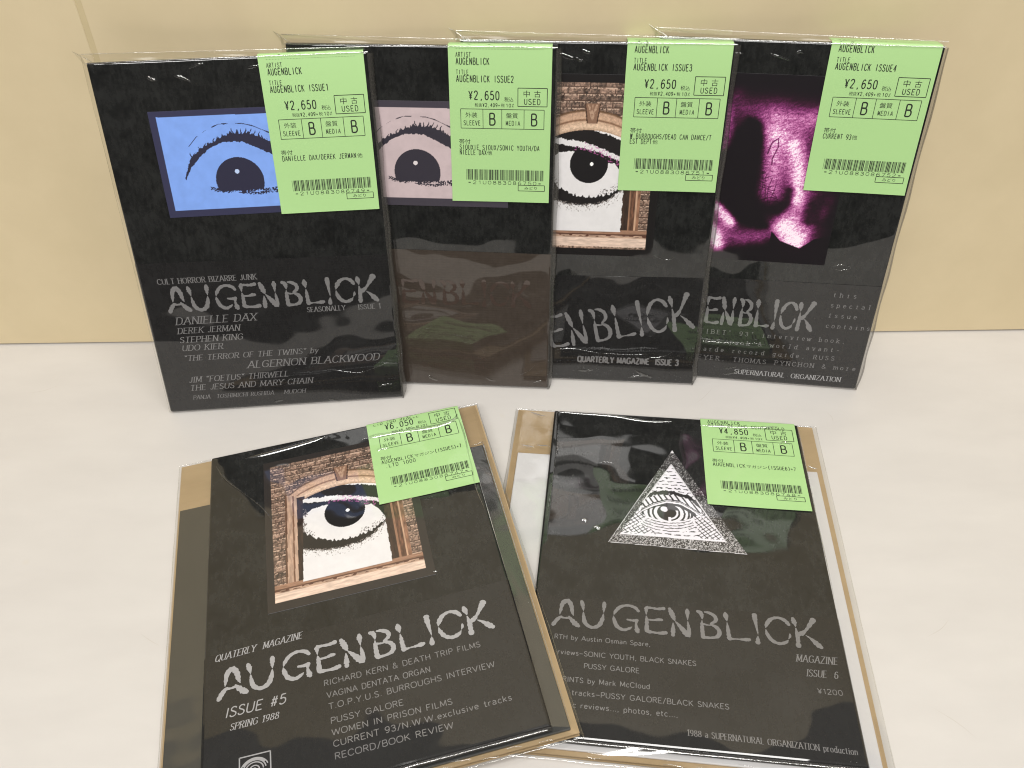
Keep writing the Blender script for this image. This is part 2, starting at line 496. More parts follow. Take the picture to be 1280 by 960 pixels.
def logo(mb, x, y, width, cap, rot=0.0, skip='', fat=1.0, mat=1, rise=None, h=.38, slant=0.0):
    ca, sa = math.cos(rot), math.sin(rot)
    lay = 0
    for ch in 'AUGENBL!CK':
        if ch in skip:
            continue
        a, b = CELL[ch]
        for st in LOGO[ch]:
            q = np.array([tuple(map(float, p.split(','))) for p in st.split()])
            c = catmull(q, 5)
            cx, cy, w = c[:, 0], c[:, 1], np.maximum(c[:, 2], .012)
            px = (a + (.03 + cx * .94) * (b - a)) * width
            py = cy * cap
            if rise:
                py = py + np.array([rise(t / width) for t in px])
            px = px + slant * py
            hw = w * cap * .50 * fat * (1 if ch != '!' else .34)
            jit = 1 + .10 * np.sin(np.arange(len(hw)) * 1.9 + lay) + RNG.uniform(-.12, .12, len(hw))
            pts = np.stack([px, py], 1)
            # round the ends
            d0 = pts[0] - pts[1]; d0 /= max(np.linalg.norm(d0), 1e-6)
            d1 = pts[-1] - pts[-2]; d1 /= max(np.linalg.norm(d1), 1e-6)
            hw = hw * jit
            pts = np.vstack([pts[0] + d0 * hw[0] * .9, pts[0] + d0 * hw[0] * .6, pts, pts[-1] + d1 * hw[-1] * .6, pts[-1] + d1 * hw[-1] * .9])
            hw = np.concatenate([[hw[0] * .35, hw[0] * .78], hw, [hw[-1] * .78, hw[-1] * .35]])
            v2, f = ribbon(pts, hw)
            lay += 1
            hh = h + (lay % 7) * .006
            mb.add([P(x + u * ca - v * sa, y + u * sa + v * ca, hh) for u, v in v2], f, mat)


# ------------------------------------------------------------------ printed pictures
def vnoise(x, y, seed=0):
    """smooth value noise on arrays, about one cell per unit, in 0..1"""
    r = np.random.default_rng(seed)
    T = r.random((256, 256))
    xi, yi = np.floor(x).astype(int), np.floor(y).astype(int)
    fx, fy = x - xi, y - yi
    fx, fy = fx * fx * (3 - 2 * fx), fy * fy * (3 - 2 * fy)
    g = lambda a, b: T[a % 256, b % 256]
    return (g(xi, yi) * (1 - fx) + g(xi + 1, yi) * fx) * (1 - fy) + (g(xi, yi + 1) * (1 - fx) + g(xi + 1, yi + 1) * fx) * fy


def fbm(x, y, seed=0, oct=4):
    s, a, t = 0, 1, 0
    for i in range(oct):
        s = s + a * vnoise(x * 2 ** i, y * 2 ** i, seed + i); t += a; a *= .55
    return s / t


def inpoly(x, y, poly):
    r = np.zeros(x.shape, bool)
    n = len(poly)
    for i in range(n):
        (x0, y0), (x1, y1) = poly[i], poly[(i + 1) % n]
        if y0 == y1:
            continue
        c = ((y0 > y) != (y1 > y)) & (x < (x1 - x0) * (y - y0) / (y1 - y0) + x0)
        r ^= c
    return r


def curve(x, pts):
    p = np.array(pts, float)
    return np.interp(x, p[:, 0], p[:, 1])


def lin(c):
    c = np.clip(np.asarray(c, float), 0, 255) / 255
    return np.where(c <= 0.04045, c / 12.92, ((c + .055) / 1.055) ** 2.4)


def put(img, mask, col):
    m = np.asarray(mask, float)[..., None]
    img[:] = img * (1 - m) + np.array(col, float) * m


def grid_picture(name, x0, x1, y0, y1, step, paint, mat, parent, h=.2, mask=None, back=.2, label=None):
    """a thin printed sheet; its colours come from paint(X, Y) in 0..255"""
    nx, ny = int(round((x1 - x0) / step)) + 1, int(round((y1 - y0) / step)) + 1
    X, Y = np.meshgrid(np.linspace(x0, x1, nx), np.linspace(y0, y1, ny))
    col = lin(paint(X, Y))
    mb = MB()
    keep = None
    if mask is not None:
        cx = (X[:-1, :-1] + X[1:, 1:]) / 2; cy = (Y[:-1, :-1] + Y[1:, 1:]) / 2
        keep = mask(cx, cy)
    vs = [(x, y, h) for x, y in zip(X.ravel(), Y.ravel())]
    fs = []
    for j in range(ny - 1):
        for i in range(nx - 1):
            if keep is None or keep[j, i]:
                a = j * nx + i
                fs.append((a, a + 1, a + nx + 1, a + nx))
    mb.add(vs, fs)
    rgba = np.concatenate([col.reshape(-1, 3), np.ones((nx * ny, 1))], 1)
    if mask is None:  # cut edges of the sheet, so it has a thickness
        n0 = len(mb.v)
        ring = [(x0, y0), (x1, y0), (x1, y1), (x0, y1)]
        mb.add([(x, y, h) for x, y in ring] + [(x, y, h - back) for x, y in ring],
               [(4, 5, 1, 0), (5, 6, 2, 1), (6, 7, 3, 2), (7, 4, 0, 3)])
        rgba = np.vstack([rgba, np.tile([.25, .25, .27, 1], (8, 1))])
    o = mb.build(name, [mat], parent, rgba)
    if label:
        o['label'] = label
    return o


def eye_art(bgc, inkc, edge):
    def paint(X, Y):
        img = np.zeros(X.shape + (3,))
        img[:] = edge
        inn = (X > 30) & (X < 118) & (Y > 129.4) & (Y < 181 - .006 * (X - 30))
        n = fbm(X * .25, Y * .25, 3)[..., None]
        put(img, inn, bgc)
        img[inn] *= (0.96 + .08 * n)[inn]
        wx = (vnoise(X * 1.3, Y * 1.3, 11) - .5) * 1.1 + (vnoise(X * .5, Y * .5, 12) - .5) * .8
        wy = (vnoise(X * 1.3, Y * 1.3, 13) - .5) * 1.1 + (vnoise(X * .5, Y * .5, 14) - .5) * .8
        top = [(39.0, 147.2), (41.7, 153.1), (44.7, 158.6), (48.4, 161), (53.6, 164.7), (59, 166.8), (63, 168.6), (67.5, 169.8), (72.7, 170.2),
               (77.7, 169.8), (82.6, 168.4), (86, 166.8), (89.3, 164.8), (96, 160), (104, 152), (109, 146)]
        bot = [(108, 145), (100, 150), (94, 155), (88.3, 158.8), (84.3, 160.9), (79.5, 163.4), (74.1, 165.8), (68.3, 166.4), (63.2, 166.3), (57.8, 164.4),
               (51.9, 160.7), (47.6, 157.2), (43.8, 153), (40.8, 148.6), (39.4, 146.1)]
        A = inpoly(X + wx * .5, Y + wy * .6, top + bot)
        # ragged upper rim with a few stray lashes
        yt0 = curve(X, top[:13] + [(96, 160), (104, 152), (109, 146)])
        rg = vnoise(X * 1.7, X * 0 + 3, 16) ** 2 * vnoise(X * .45, X * 0 + 7, 17) * 4.2
        A |= (Y < yt0 + rg + wy * .3) & (Y > yt0 - 2.2) & (X > 42) & (X < 106) & ~inpoly(X, Y, [(38, 146)] + bot[::-1] + [(108, 144)])
        for xa, dx_, ln in ((44.6, .3, 3.0), (46.2, 1.0, 1.8), (49.4, .5, 2.6), (53.2, .2, 1.6), (58.2, .9, 2.2), (61.0, -.2, 1.7), (70.0, -.7, 3.6), (70.4, 2.4, 2.2),
                            (74.4, 3.2, 3.2), (76.0, 1.0, 2.0), (78.6, .8, 3.4), (79.8, 2.0, 2.6), (83.2, 1.2, 3.0), (85.0, -.6, 1.8)):
            yb = float(curve(xa, top))
            t = np.clip((Y - yb + .8) / (ln + .8), 0, 1)
            A |= (np.abs(X - xa - dx_ * t - .5 * np.sin(t * 5 + xa)) < .5 * (1 - t) + .14) & (Y > yb - .8) & (Y < yb + ln)
        thin = [(41, 160.5), (43, 163.3), (49.3, 169.5), (55.9, 173.5), (62.8, 176), (70.1, 176.1), (75.8, 175.7), (80.6, 174.4), (90, 170)]
        yt = curve(X, thin)
        A |= (np.abs(Y - yt) < .32 * (vnoise(X * .35, Y * 0 + 2, 21) * 1.6 - .25)) & (X > 41) & (X < 90)
        iris = (((X - 69.2) / 13.4) ** 2 + ((Y - 144.6) / 13.2) ** 2 < 1) & (Y > 139 + wy * 1.2)
        A |= iris
        lu = [(52, 141.9), (55.3, 141.7), (62.2, 141), (66.5, 140.3), (71.1, 140.4), (76.2, 139.6), (80, 139.8), (84.6, 140), (89.1, 140.6), (100, 142), (108, 145)]
        ll = [(52, 141.2), (54.7, 140), (57.5, 139.3), (61.8, 138.7), (66.4, 138.8), (70.6, 137.6), (75, 137.2), (78.8, 137), (83.4, 137.5), (88.7, 137.8), (108, 143)]
        rag = (vnoise(X * 1.9, Y * 1.9, 31) > .40 + .12 * np.sin(X * .9))
        A |= (Y < curve(X, lu) + wy) & (Y > curve(X, ll) - 1.2 * vnoise(X * 1.5, Y * .6, 33) + wy * .6) & (X > 52) & (X < 108) & rag
        put(img, A & inn, inkc)
        put(img, ((X - 68.3) ** 2 + (Y - 149.9) ** 2 < 1.25 ** 2), np.array(bgc) * .5 + 118)
        return img
    return paint


def arch_art(dx, dy):
    """white eye cut out and set in a brick archway"""
    def paint(X0, Y0):
        X, Y = X0 - dx, Y0 - dy
        img = np.zeros(X.shape + (3,))
        n1, n2 = fbm(X * .35, Y * .35, 41), fbm(X * 1.4, Y * 1.4, 43)
        # brickwork
        rh = 3.7
        row = np.floor(Y / rh)
        wob = (vnoise(X * .3, Y * .3, 51) - .5) * 1.1
        L_ = 8.6
        bx = (X + row % 2 * L_ / 2 + 1.7 * np.sin(row * 2.1)) / L_
        cell = np.floor(bx)
        tone = vnoise(cell * 3.7 + .5, row * 5.3 + .5, 53)
        img[:] = (150, 123, 107)
        img *= (.58 + .42 * tone + 1.0 * (n2 - .5) + .5 * (n1 - .5))[..., None]
        fx, fy = (bx - cell) * L_, Y - row * rh + wob * .4
        mort = (fx < .55) | (fy < .62)
        put(img, mort * np.clip((n2 - .30) * 5, 0, .85), (74, 53, 43))
        put(img, (fy > rh - .7) & (n2 > .5), (196, 168, 148))
        # arch stones
        yo = 80.6 - 10.2 * ((X - 37.7) / 30) ** 2 - 2.0 * np.maximum(0, np.abs(X - 37.7) - 22) / 8
        yi = 69.3 - 4.0 * ((X - 37.7) / 19) ** 2
        ring = (Y < yo) & (Y > yi - 6) & (X > 7.5) & (X < 70)
        t = np.clip((Y - yi) / np.maximum(yo - yi, 1), 0, 1)
        rc = np.stack([np.interp(t, [0, .12, .2, .42, .5, .58, .86, .93, 1], v) for v in
                       ([176, 205, 214, 196, 120, 190, 186, 110, 90], [146, 176, 184, 164, 88, 156, 152, 84, 64], [122, 150, 158, 138, 66, 130, 128, 62, 46])], -1)
        rc = rc * (.8 + .4 * n2)[..., None]
        img[ring] = rc[ring]
        # jambs
        def strip(x0, x1, y0, y1, c, v=.35, sk=0.0):
            xx = X + sk * (60 - Y)
            m = (xx > x0) & (xx < x1) & (Y > y0) & (Y < y1)
            nn = fbm(X * .22, Y * 1.3, 7) if x1 - x0 > 40 else fbm(X * 1.2, Y * .25, int(x0 * 7) % 97)
            cc = np.array(c, float) * (1 - v / 2 + v * nn)[..., None]
            img[m] = cc[m]
        strip(7.2, 8.2, 9, 71, (96, 68, 52), sk=.03)
        strip(8.2, 11.2, 9, 70, (172, 142, 122), .5, sk=.03)
        strip(11.2, 12.0, 9, 69, (112, 80, 62), sk=.03)
        strip(12.0, 13.6, 9, 68.5, (182, 152, 132), sk=.03)
        strip(13.6, 18, 9, 67, (48, 34, 28), .8, sk=.03)
        strip(59.4, 63.6, 9, 66.5, (58, 42, 34), .8)
        strip(63.6, 64.6, 9, 67, (150, 112, 88))
        strip(64.6, 67.4, 10, 68, (98, 68, 52), 1.0)
        strip(67.4, 68.4, 10, 68, (182, 146, 120))
        strip(68.4, 70.2, 10, 69, (126, 92, 72), .8)
        # sill
        strip(-1, 80, 8.0, 10.6, (150, 114, 92), .5)
        strip(-1, 80, 7.2, 8.0, (92, 62, 48), .5)
        strip(-1, 80, 5.6, 7.2, (172, 142, 122), .9)
        strip(-1, 80, 0, 5.6, (216, 190, 172), .35)
        put(img, (Y < 7.6) & (Y > 6.1) & (vnoise(X * .5, Y * 1.3, 61) > .62), (88, 56, 44))
        # key stone
        kx = np.abs(X - 39.6) < 3.2 + (Y - 74) * .13
        km = kx & (Y > 73) & (Y < 84)
        put(img, km, (132, 100, 80))
        put(img, km & (np.abs(X - 39.6) > 2.5 + (Y - 74) * .13), (70, 48, 36))
        lf = km & ((np.abs(np.abs(X - 39.6) - (Y - 74.5) * .28) < .45) | (np.abs(np.abs(X - 39.6) - (Y - 77.5) * .38) < .4) | (np.abs(X - 39.6) < .35))
        put(img, (lf & (Y > 74.2) & (Y < 83.2)) * np.clip((n2 - .3) * 3, 0, .8), (188, 156, 132))
        # the cut-out
        wy = (vnoise(X * 1.5, Y * 1.5, 71) - .5) * 1.5 + (vnoise(X * .5, Y * .5, 72) - .5) * 1.2
        xl = 17.2 - 2.9 * (65 - Y) / 56
        op = (X > xl) & (X < 59.7 + .2 * np.sin(Y)) & (Y > 9.4) & (Y < yi)
        pap = np.array((224, 221, 221), float) * (.96 + .05 * n1)[..., None]
        img[op] = pap[op]
        K = (24, 20, 20)
        up = curve(X, [(17, 64.8), (26.5, 63.9), (37, 62.2), (47, 59.0), (57, 54.2), (60, 52)])
        lo = curve(X, [(17, 62.3), (26, 60.6), (36, 58.9), (44, 56.8), (52, 54.0), (60, 50)])
        put(img, op & (Y > up + wy * .7), K)
        put(img, op & (Y < curve(X, [(40, 70), (49, 68.6), (60, 64.8)]) + wy * .4) & (Y > curve(X, [(40, 69.6), (49, 67.0), (60, 62.6)]) + wy * .6) & (X > 41), (230, 226, 224))
        sc = curve(X, [(15, 51), (17, 53.2), (21.4, 56.2), (27.8, 57.3), (38, 55.5), (46, 52.5), (49, 50.9), (53.6, 50.8), (57.2, 46), (59.7, 40)])
        lid = op & (Y < lo + wy * .6) & (Y > sc + wy * .4)
        put(img, lid, K)
        put(img, lid & (X > 30) & (X < 56) & (vnoise(X * 1.6, Y * 1.6, 75) > .58) & (Y > sc + .5), (150, 78, 128))
        put(img, op & (Y < up) & (Y > lo - .5) & (vnoise(X * 2, Y * 2, 77) > .70) & (X > 36), (196, 150, 182))
        put(img, op & (np.abs(X - xl) < 3.4 * vnoise(X * .4, Y * .3, 79)) & (Y > 30) & (Y < 58) & (vnoise(X * 2, Y * 2, 80) > .45), (120, 112, 110))
        ir = ((X - 39) ** 2 + (Y - 49.8) ** 2 < 11.0 ** 2) & (Y < sc + 2)
        put(img, ir & op, (18, 15, 17))
        put(img, (X - 40.6) ** 2 + (Y - 50.0) ** 2 < 1.05 ** 2, (246, 244, 242))
        lup = curve(X, [(14, 43), (16, 41.5), (21.3, 36.6), (28, 32.2), (35, 30.8), (42.1, 30.6), (49.4, 31.8), (55.9, 35.0), (60, 37.6)])
        ldn = curve(X, [(14, 30.5), (21.6, 27.5), (29.5, 25.8), (36.4, 25.2), (44.6, 26.3), (50.8, 28.4), (57.8, 34.2), (60, 36.4)])
        teeth = (vnoise(X * 1.1, Y * .25, 83) - .5) * 2.6
        put(img, op & (Y < lup + teeth + wy * .4) & (Y > ldn + wy * .9), K)
        put(img, op & (Y < ldn + 1) & (Y > ldn - 5) & (vnoise(X * 2.2, Y * 2.2, 85) > .60 + .07 * (ldn - Y)), (128, 120, 116))
        put(img, op & (Y > lup) & (Y < lup + 4) & (vnoise(X * 2.2, Y * 2.2, 87) > .70) & ((X > 46) | (X < 22)), (110, 104, 102))
        return img
    return paint


def purple_art(X, Y):
    def seg(pts, w):
        d = np.full(X.shape, 1e9)
        for (xa, ya), (xb, yb) in zip(pts[:-1], pts[1:]):
            t = np.clip(((X - xa) * (xb - xa) + (Y - ya) * (yb - ya)) / ((xb - xa) ** 2 + (yb - ya) ** 2), 0, 1)
            d = np.minimum(d, np.hypot(X - xa - t * (xb - xa), Y - ya - t * (yb - ya)))
        return np.exp(-(d / w) ** 2)
    g = lambda cx, cy, a, b: np.exp(-((X - cx) / a) ** 2 - ((Y - cy) / b) ** 2)
    wx, wy = (fbm(X * .18, Y * .18, 91) - .5) * 8, (fbm(X * .18, Y * .18, 92) - .5) * 8
    b = np.zeros(X.shape) + .03
    b += .36 * seg([(68, 167), (77, 160), (84, 147), (88, 134), (89, 120), (87, 108), (91, 100)], 9.5)
    b += .34 * seg([(81, 155), (84.5, 146), (86.5, 136), (88, 124)], 4.2)
    b += .40 * seg([(84, 109), (88, 104), (94, 99)], 6.0) + .22 * seg([(79, 106), (84, 100), (92, 97)], 4)
    b += .42 * seg([(69, 158), (71, 144), (72, 128)], 6.5)
    b += .24 * seg([(52, 176), (66, 177), (82, 173), (98, 172)], 7.5) + .20 * g(90, 168, 11, 9)
    b += .36 * g(45, 184, 5, 6) + .30 * seg([(41, 174), (43, 162), (41, 152)], 4)
    b += .70 * seg([(34, 123), (43, 116.5), (52, 108.5)], 3.6)
    b += .80 * seg([(38, 106), (43.5, 99), (47, 91)], 4.6)
    b += .26 * seg([(48, 102), (58, 99), (70, 100)], 6)
    b += .20 * seg([(97, 108), (106, 121)], 5)
    hole = [(45, 152), (48, 162), (53, 170), (60, 168), (63, 159), (64.2, 148), (64.2, 132), (64.8, 121), (70, 115), (75, 106), (68, 104.5),
            (57, 108.5), (47, 119), (30, 129), (30, 150), (40, 148)]
    soft = np.zeros(X.shape)
    for k in range(22):
        rr = 1.7 * math.sqrt((k + .5) / 22)
        soft += inpoly(X + wx * .25 + rr * math.cos(k * 2.4) * 1.2, Y + wy * .25 + rr * math.sin(k * 2.4), hole) / 22.0
    soft = np.clip(soft * 1.1 + (fbm(X * 1.1, Y * 1.1, 131) - .5) * .6 * (soft > 0) * (soft < .98), 0, 1)
    b *= 1 - .97 * soft
    b *= 1 - .82 * np.clip(seg([(65, 121.5), (71, 116.5), (78, 116.5), (82.5, 122), (82.5, 129)], 3.0) + .55 * g(77, 120, 5, 4), 0, 1)
    jaw = inpoly(X, Y + wy * .15, [(76.2, 112), (76.8, 104), (83, 98.2), (94.8, 94.2), (101.5, 100), (99, 108), (114, 112), (114, 80), (20, 80), (20, 86), (52, 90), (60, 92), (75, 103)])
    under = inpoly(X, Y, [(76.8, 104), (83, 98.2), (94.8, 94.2), (102, 100.5), (114, 104), (114, 80), (77.5, 80), (76.6, 96)])
    b *= 1 - .95 * under
    b *= np.clip((Y + wy * .5 - 87.5 - .22 * np.maximum(X - 48, 0) * (X < 77)) / 6, 0, 1) ** np.where(X < 77, 1, 0)
    b *= 1 - .75 * np.clip((X - 92 - wx * .5) / 5, 0, 1) * np.clip((128 - Y + wy) / 6, 0, 1) * np.clip((Y - 107 - wy * .5) / 4, 0, 1) * (1 - .5 * g(105, 116, 3, 6))
    b *= np.clip((188 - Y) / 17, .0, 1) * np.clip((113 - X) / 6, 0, 1)
    # threads of paint and veins
    for k in range(9):
        yy = 121 + k * 2.2 + 1.2 * np.sin(X * .35 + k)
        b *= 1 - .35 * ((np.abs(Y - yy) < .35) & (X > 64) & (X < 78 - k * .8) & (vnoise(X * .6, Y * .6, 95 + k) > .3))
    for k in range(4):
        xx = 66.5 + k * 2.4 + .8 * np.sin(Y * .3 + k * 2)
        b *= 1 - .35 * ((np.abs(X - xx) < .3) & (Y > 118) & (Y < 140 - 2 * k))
    vein = [(67, 150), (68.5, 156.5), (71.5, 158.5), (72.2, 154), (70, 147), (70.3, 144)]
    b *= 1 - .5 * (seg(vein, .42) > .4)
    gr = fbm(X * 2.2, Y * 2.2, 101, 3)
    streak = vnoise(X * .5 + Y * .25, (Y - .4 * X) * 1.6, 103)
    b = b * (.52 + .96 * gr) * (.78 + .42 * streak)
    b = np.clip(b * 1.3, 0, 1) ** 1.08
    stops = [0, .12, .35, .6, .82, 1]
    return np.stack([np.interp(b, stops, v) for v in ([10, 42, 120, 194, 234, 252], [2, 6, 44, 110, 176, 234], [9, 30, 100, 166, 216, 246])], -1)


TRI = [(71.6, 181), (35.7, 109.4), (108, 108.0)]
TIN = [(70.7, 169.4), (41.8, 115.4), (97.6, 115.1)]


def triangle_art(X, Y):
    img = np.zeros(X.shape + (3,))
    img[:] = (42, 40, 40)
    sp = vnoise(X * 2.6, Y * 2.6, 111) * .6 + vnoise(X * 4.5, Y * 4.5, 112) * .4
    dens = np.where(Y < 122, .50, .60)
    put(img, np.clip((sp - dens) * 9, 0, 1) * .95, (196, 194, 196))
    inn = inpoly(X, Y, TIN)
    W_ = (224, 221, 228)
    wx = (vnoise(X * .9, Y * .9, 115) - .5)
    wy = (vnoise(X * .9, Y * .9, 116) - .5)
    put(img, inn, W_)
    K = (34, 32, 34)
    D = np.zeros(X.shape, bool)
    # engraved courses of dashes
    yy = Y + .9 * wy + .0009 * (X - 70) ** 2 * np.where(Y < 128, -3, 2)
    ln = (yy % 2.55) < .62
    row = np.floor(yy / 2.55)
    dash = np.sin(X * 1.25 + row * 2.3) > -.55
    D |= ln & dash
    # scales left and right of the eye
    sc = ((np.abs(((X + Y * .8) % 3.0) - 1.5) < .34) | (np.abs(((X * 1.0 - Y * 1.3) % 3.0) - 1.5) < .34))
    side = ((X < 57 - (Y - 128) * .35) & (Y < 139) & (Y > 117)) | ((X > 83 - (Y - 124) * .2) & (Y < 141))
    D = np.where(side, sc & (vnoise(X, Y, 118) > .2), D)
    # brow, and the dark round it
    bt = curve(X, [(50, 138), (56.4, 144.8), (63, 148.2), (72, 148.8), (79, 146.6), (84, 142.4), (88, 137)])
    bm = curve(X, [(50, 134), (56.4, 142.2), (63, 145.4), (72, 146.2), (79, 143.4), (84, 139), (88, 133)])
    D |= (Y < bt + wy * 1.6) & (Y > bm + wy * 2.2) & (X > 51) & (X < 88)
    lt = curve(X, [(50, 130), (54, 134.4), (60, 139), (67.4, 142.2), (74.7, 141.4), (80.3, 137.8), (86, 132.8)])
    lm = curve(X, [(50, 129), (54, 132.6), (60, 136.6), (67.4, 139.8), (74.7, 139.2), (80.3, 135.6), (86, 130.5)])
    ll = curve(X, [(52, 130.4), (56, 133.6), (62, 136.6), (68, 138.2), (74, 137.4), (79, 134.2), (83, 130.2)])
    D = np.where((Y < bm + wy) & (Y > lt) & (X > 54) & (X < 86), np.sin((X * .9 + Y * .5) * 2.2) > .45, D)
    white = (Y < lt + .2) & (Y > lm) & (X > 51.5) & (X < 86)
    D = np.where(white, np.abs(Y - (lt + lm) / 2 - .2) < .22, D)
    D |= (np.abs(Y - lt) < .4 + .3 * wy) & (X > 53) & (X < 85)
    D = np.where((Y < lm) & (Y > ll) & (X > 53) & (X < 83), True, D)
    lb = curve(X, [(52.6, 131.2), (56, 129.2), (62, 127.4), (68, 126.8), (74, 127.4), (79, 129.2), (82, 131)])
    eye = (Y < ll) & (Y > lb) & (X > 52.6) & (X < 82)
    D = np.where(eye, False, D)
    r2 = np.hypot((X - 68.2) / 6.3, (Y - 132.8) / 5.9)
    D |= eye & (np.abs(np.hypot((X - 68.2) / 8.6, (Y - 132.5) / 7.6) - 1) < .06)
    D |= eye & (np.abs(np.hypot((X - 68.2) / 11, (Y - 132.5) / 9.2) - 1) < .05)
    D |= eye & (np.abs(np.hypot((X - 67.4) / 13.4, (Y - 132.5) / 9.8) - 1) < .05)
    D |= eye & (r2 < 1)
    D &= ~(eye & (r2 < .84) & (r2 > .66) & (X > 69) & (np.abs(Y - 131) < 3.6))
    D &= ~(eye & (((X - 65.8) / 2.1) ** 2 + ((Y - 134.9) / 1.9) ** 2 < 1 + .8 * wx))
    D &= ~(eye & (np.abs(X - 68.6) < .8) & (Y < 129.6))
    for k in range(4):
        c_ = lb - 1.5 - k * 1.9
        z = (np.abs(Y - c_ - .3 * wy) < .26) & (X > 56 - k) & (X < 80 + k)
        D = np.where((np.abs(Y - c_) < .85) & (X > 55 - k) & (X < 81 + k), z & (vnoise(X * .5, Y, 121) > .25), D)
    D &= ~((Y < 115.9 + .4))
    put(img, inn & D, K)
    for (xa, ya), (xb, yb), w in ((TIN[0], TIN[2], .34), (TIN[0], (54, 139), .3), (TRI[1], TRI[2], .25), ((60, 157.5), TRI[1], .18)):
        t = np.clip(((X - xa) * (xb - xa) + (Y - ya) * (yb - ya)) / ((xb - xa) ** 2 + (yb - ya) ** 2), 0, 1)
        d = np.hypot(X - xa - t * (xb - xa), Y - ya - t * (yb - ya))
        put(img, d < w, (206, 204, 208))
    put(img, (Y > 178.6) & (np.hypot(X - 71.4, Y - 180) < 1.5), (214, 212, 214))
    return img


# ------------------------------------------------------------------ setting
def noise_surface(name, c0, c1, scale, rough, spots=None, coat=0.0, stretch=(1, 1, 1)):
    m, t, b = newmat(name)
    c = t.nodes.new('ShaderNodeTexCoord')
    mp = t.nodes.new('ShaderNodeMapping'); mp.inputs['Scale'].default_value = stretch
    n = t.nodes.new('ShaderNodeTexNoise'); n.inputs['Scale'].default_value = scale; n.inputs['Detail'].default_value = 7
    n.inputs['Roughness'].default_value = .6
    r = t.nodes.new('ShaderNodeValToRGB')
    r.color_ramp.elements[0].position, r.color_ramp.elements[0].color = .35, c0
    r.color_ramp.elements[1].position, r.color_ramp.elements[1].color = .65, c1
    L = t.links.new
    L(c.outputs['Object'], mp.inputs[0]); L(mp.outputs[0], n.inputs['Vector']); L(n.outputs[0], r.inputs[0])
    src = r.outputs[0]
    if spots:
        v = t.nodes.new('ShaderNodeTexNoise'); v.inputs['Scale'].default_value = spots[0]; v.inputs['Detail'].default_value = 1
        L(c.outputs['Object'], v.inputs['Vector'])
        q = t.nodes.new('ShaderNodeValToRGB')
        q.color_ramp.elements[0].position = spots[1]; q.color_ramp.elements[0].color = (0, 0, 0, 1)
        q.color_ramp.elements[1].position = spots[1] + .03; q.color_ramp.elements[1].color = (1, 1, 1, 1)
        L(v.outputs[0], q.inputs[0])
        mx = t.nodes.new('ShaderNodeMix'); mx.data_type = 'RGBA'
        mx.inputs[7].default_value = spots[2]
        L(q.outputs[0], mx.inputs[0]); L(src, mx.inputs[6])
        src = mx.outputs[2]
    L(src, b.inputs['Base Color'])
    b.inputs['Roughness'].default_value = rough
    bp = t.nodes.new('ShaderNodeBump'); bp.inputs['Strength'].default_value = .12; bp.inputs['Distance'].default_value = .0008
    L(n.outputs[0], bp.inputs['Height']); L(bp.outputs[0], b.inputs['Normal'])
    return m


YW = 471.4
M_TABLE = noise_surface('white_laminate', (0.558, 0.532, 0.503, 1), (0.59, 0.564, 0.533, 1), 14, .36, (40, .745, (.575, .54, .49, 1)), stretch=(1, 2.5, 1))
M_WALL = noise_surface('beige_panel', (0.59, 0.49, 0.31, 1), (0.63, 0.525, 0.338, 1), 18, .5, (55, .765, (.50, .39, .20, 1)))

tb = MB()
tb.box(-900, 900, -70, YW + 30, -25, 0)
M_SCR = ink('worn_scratch', (0.50, 0.46, 0.41, 1), .5, False)
rs = np.random.default_rng(5)
for k in range(16):
    x, y = rs.uniform(-330, 330), rs.uniform(130, 440)
    a_ = rs.uniform(0, 3.1); L_ = rs.uniform(4, 22)
    q = catmull([(x, y), (x + L_ * .5 * math.cos(a_) + rs.normal(0, .6), y + L_ * .5 * math.sin(a_) + rs.normal(0, .6)), (x + L_ * math.cos(a_ + .12), y + L_ * math.sin(a_ + .12))], 5)
    v2, f = ribbon(q, .11 * np.sin(np.linspace(.2, 2.9, len(q))))
    tb.add([(u, w, .03) for u, w in v2], f, 1)
o = tb.build('table', [M_TABLE, M_SCR]); o['kind'] = 'structure'
o['label'] = 'white laminate table top carrying all the bagged magazines'

wl = MB()
XG = -227.0
wl.box(-900, XG - 1.7, YW, YW + 12, 1.2, 605)
wl.box(XG + 1.7, 900, YW, YW + 12, 1.2, 605)
wl.box(XG - 2.1, XG + 2.1, YW + .25, YW + 10, 1.2, 604, 1)
M_SEAM = noise_surface('seam_filler', (0.52, 0.425, 0.25, 1), (0.55, 0.455, 0.27, 1), 30, .6)
o = wl.build('wall', [M_WALL, M_SEAM]); o['kind'] = 'structure'
o['label'] = 'beige wall panels with one upright seam behind the magazines'
bv = o.modifiers.new('edge', 'BEVEL'); bv.width = .0002; bv.segments = 1; bv.limit_method = 'ANGLE'

# ------------------------------------------------------------------ magazine parts
INK_LABEL = ink('label_print', (0.018, 0.022, 0.016, 1), .7, False)
M_LABEL, _t, _b = newmat('green_sticker_paper')
_b.inputs['Base Color'].default_value = (0.375, 0.595, 0.25, 1)
_b.inputs['Roughness'].default_value = .5
_b.inputs['Specular IOR Level'].default_value = .35
add_coat(_t, _b, 2.0, .15, .35)
M_PAGES = ink('page_edges', (0.05, 0.047, 0.043, 1), .8, False)
M_BOARD = noise_surface('brown_cardboard', (0.37, 0.265, 0.145, 1), (0.41, 0.295, 0.165, 1), 40, .75, stretch=(1, 3, 1))
M_WHITE = ink('white_card', (0.62, 0.61, 0.62, 1), .5, True, 4.0, .03)
M_BLACK = ink('black_card', (0.03, 0.031, 0.03, 1), .5, True, 5.0, .02)

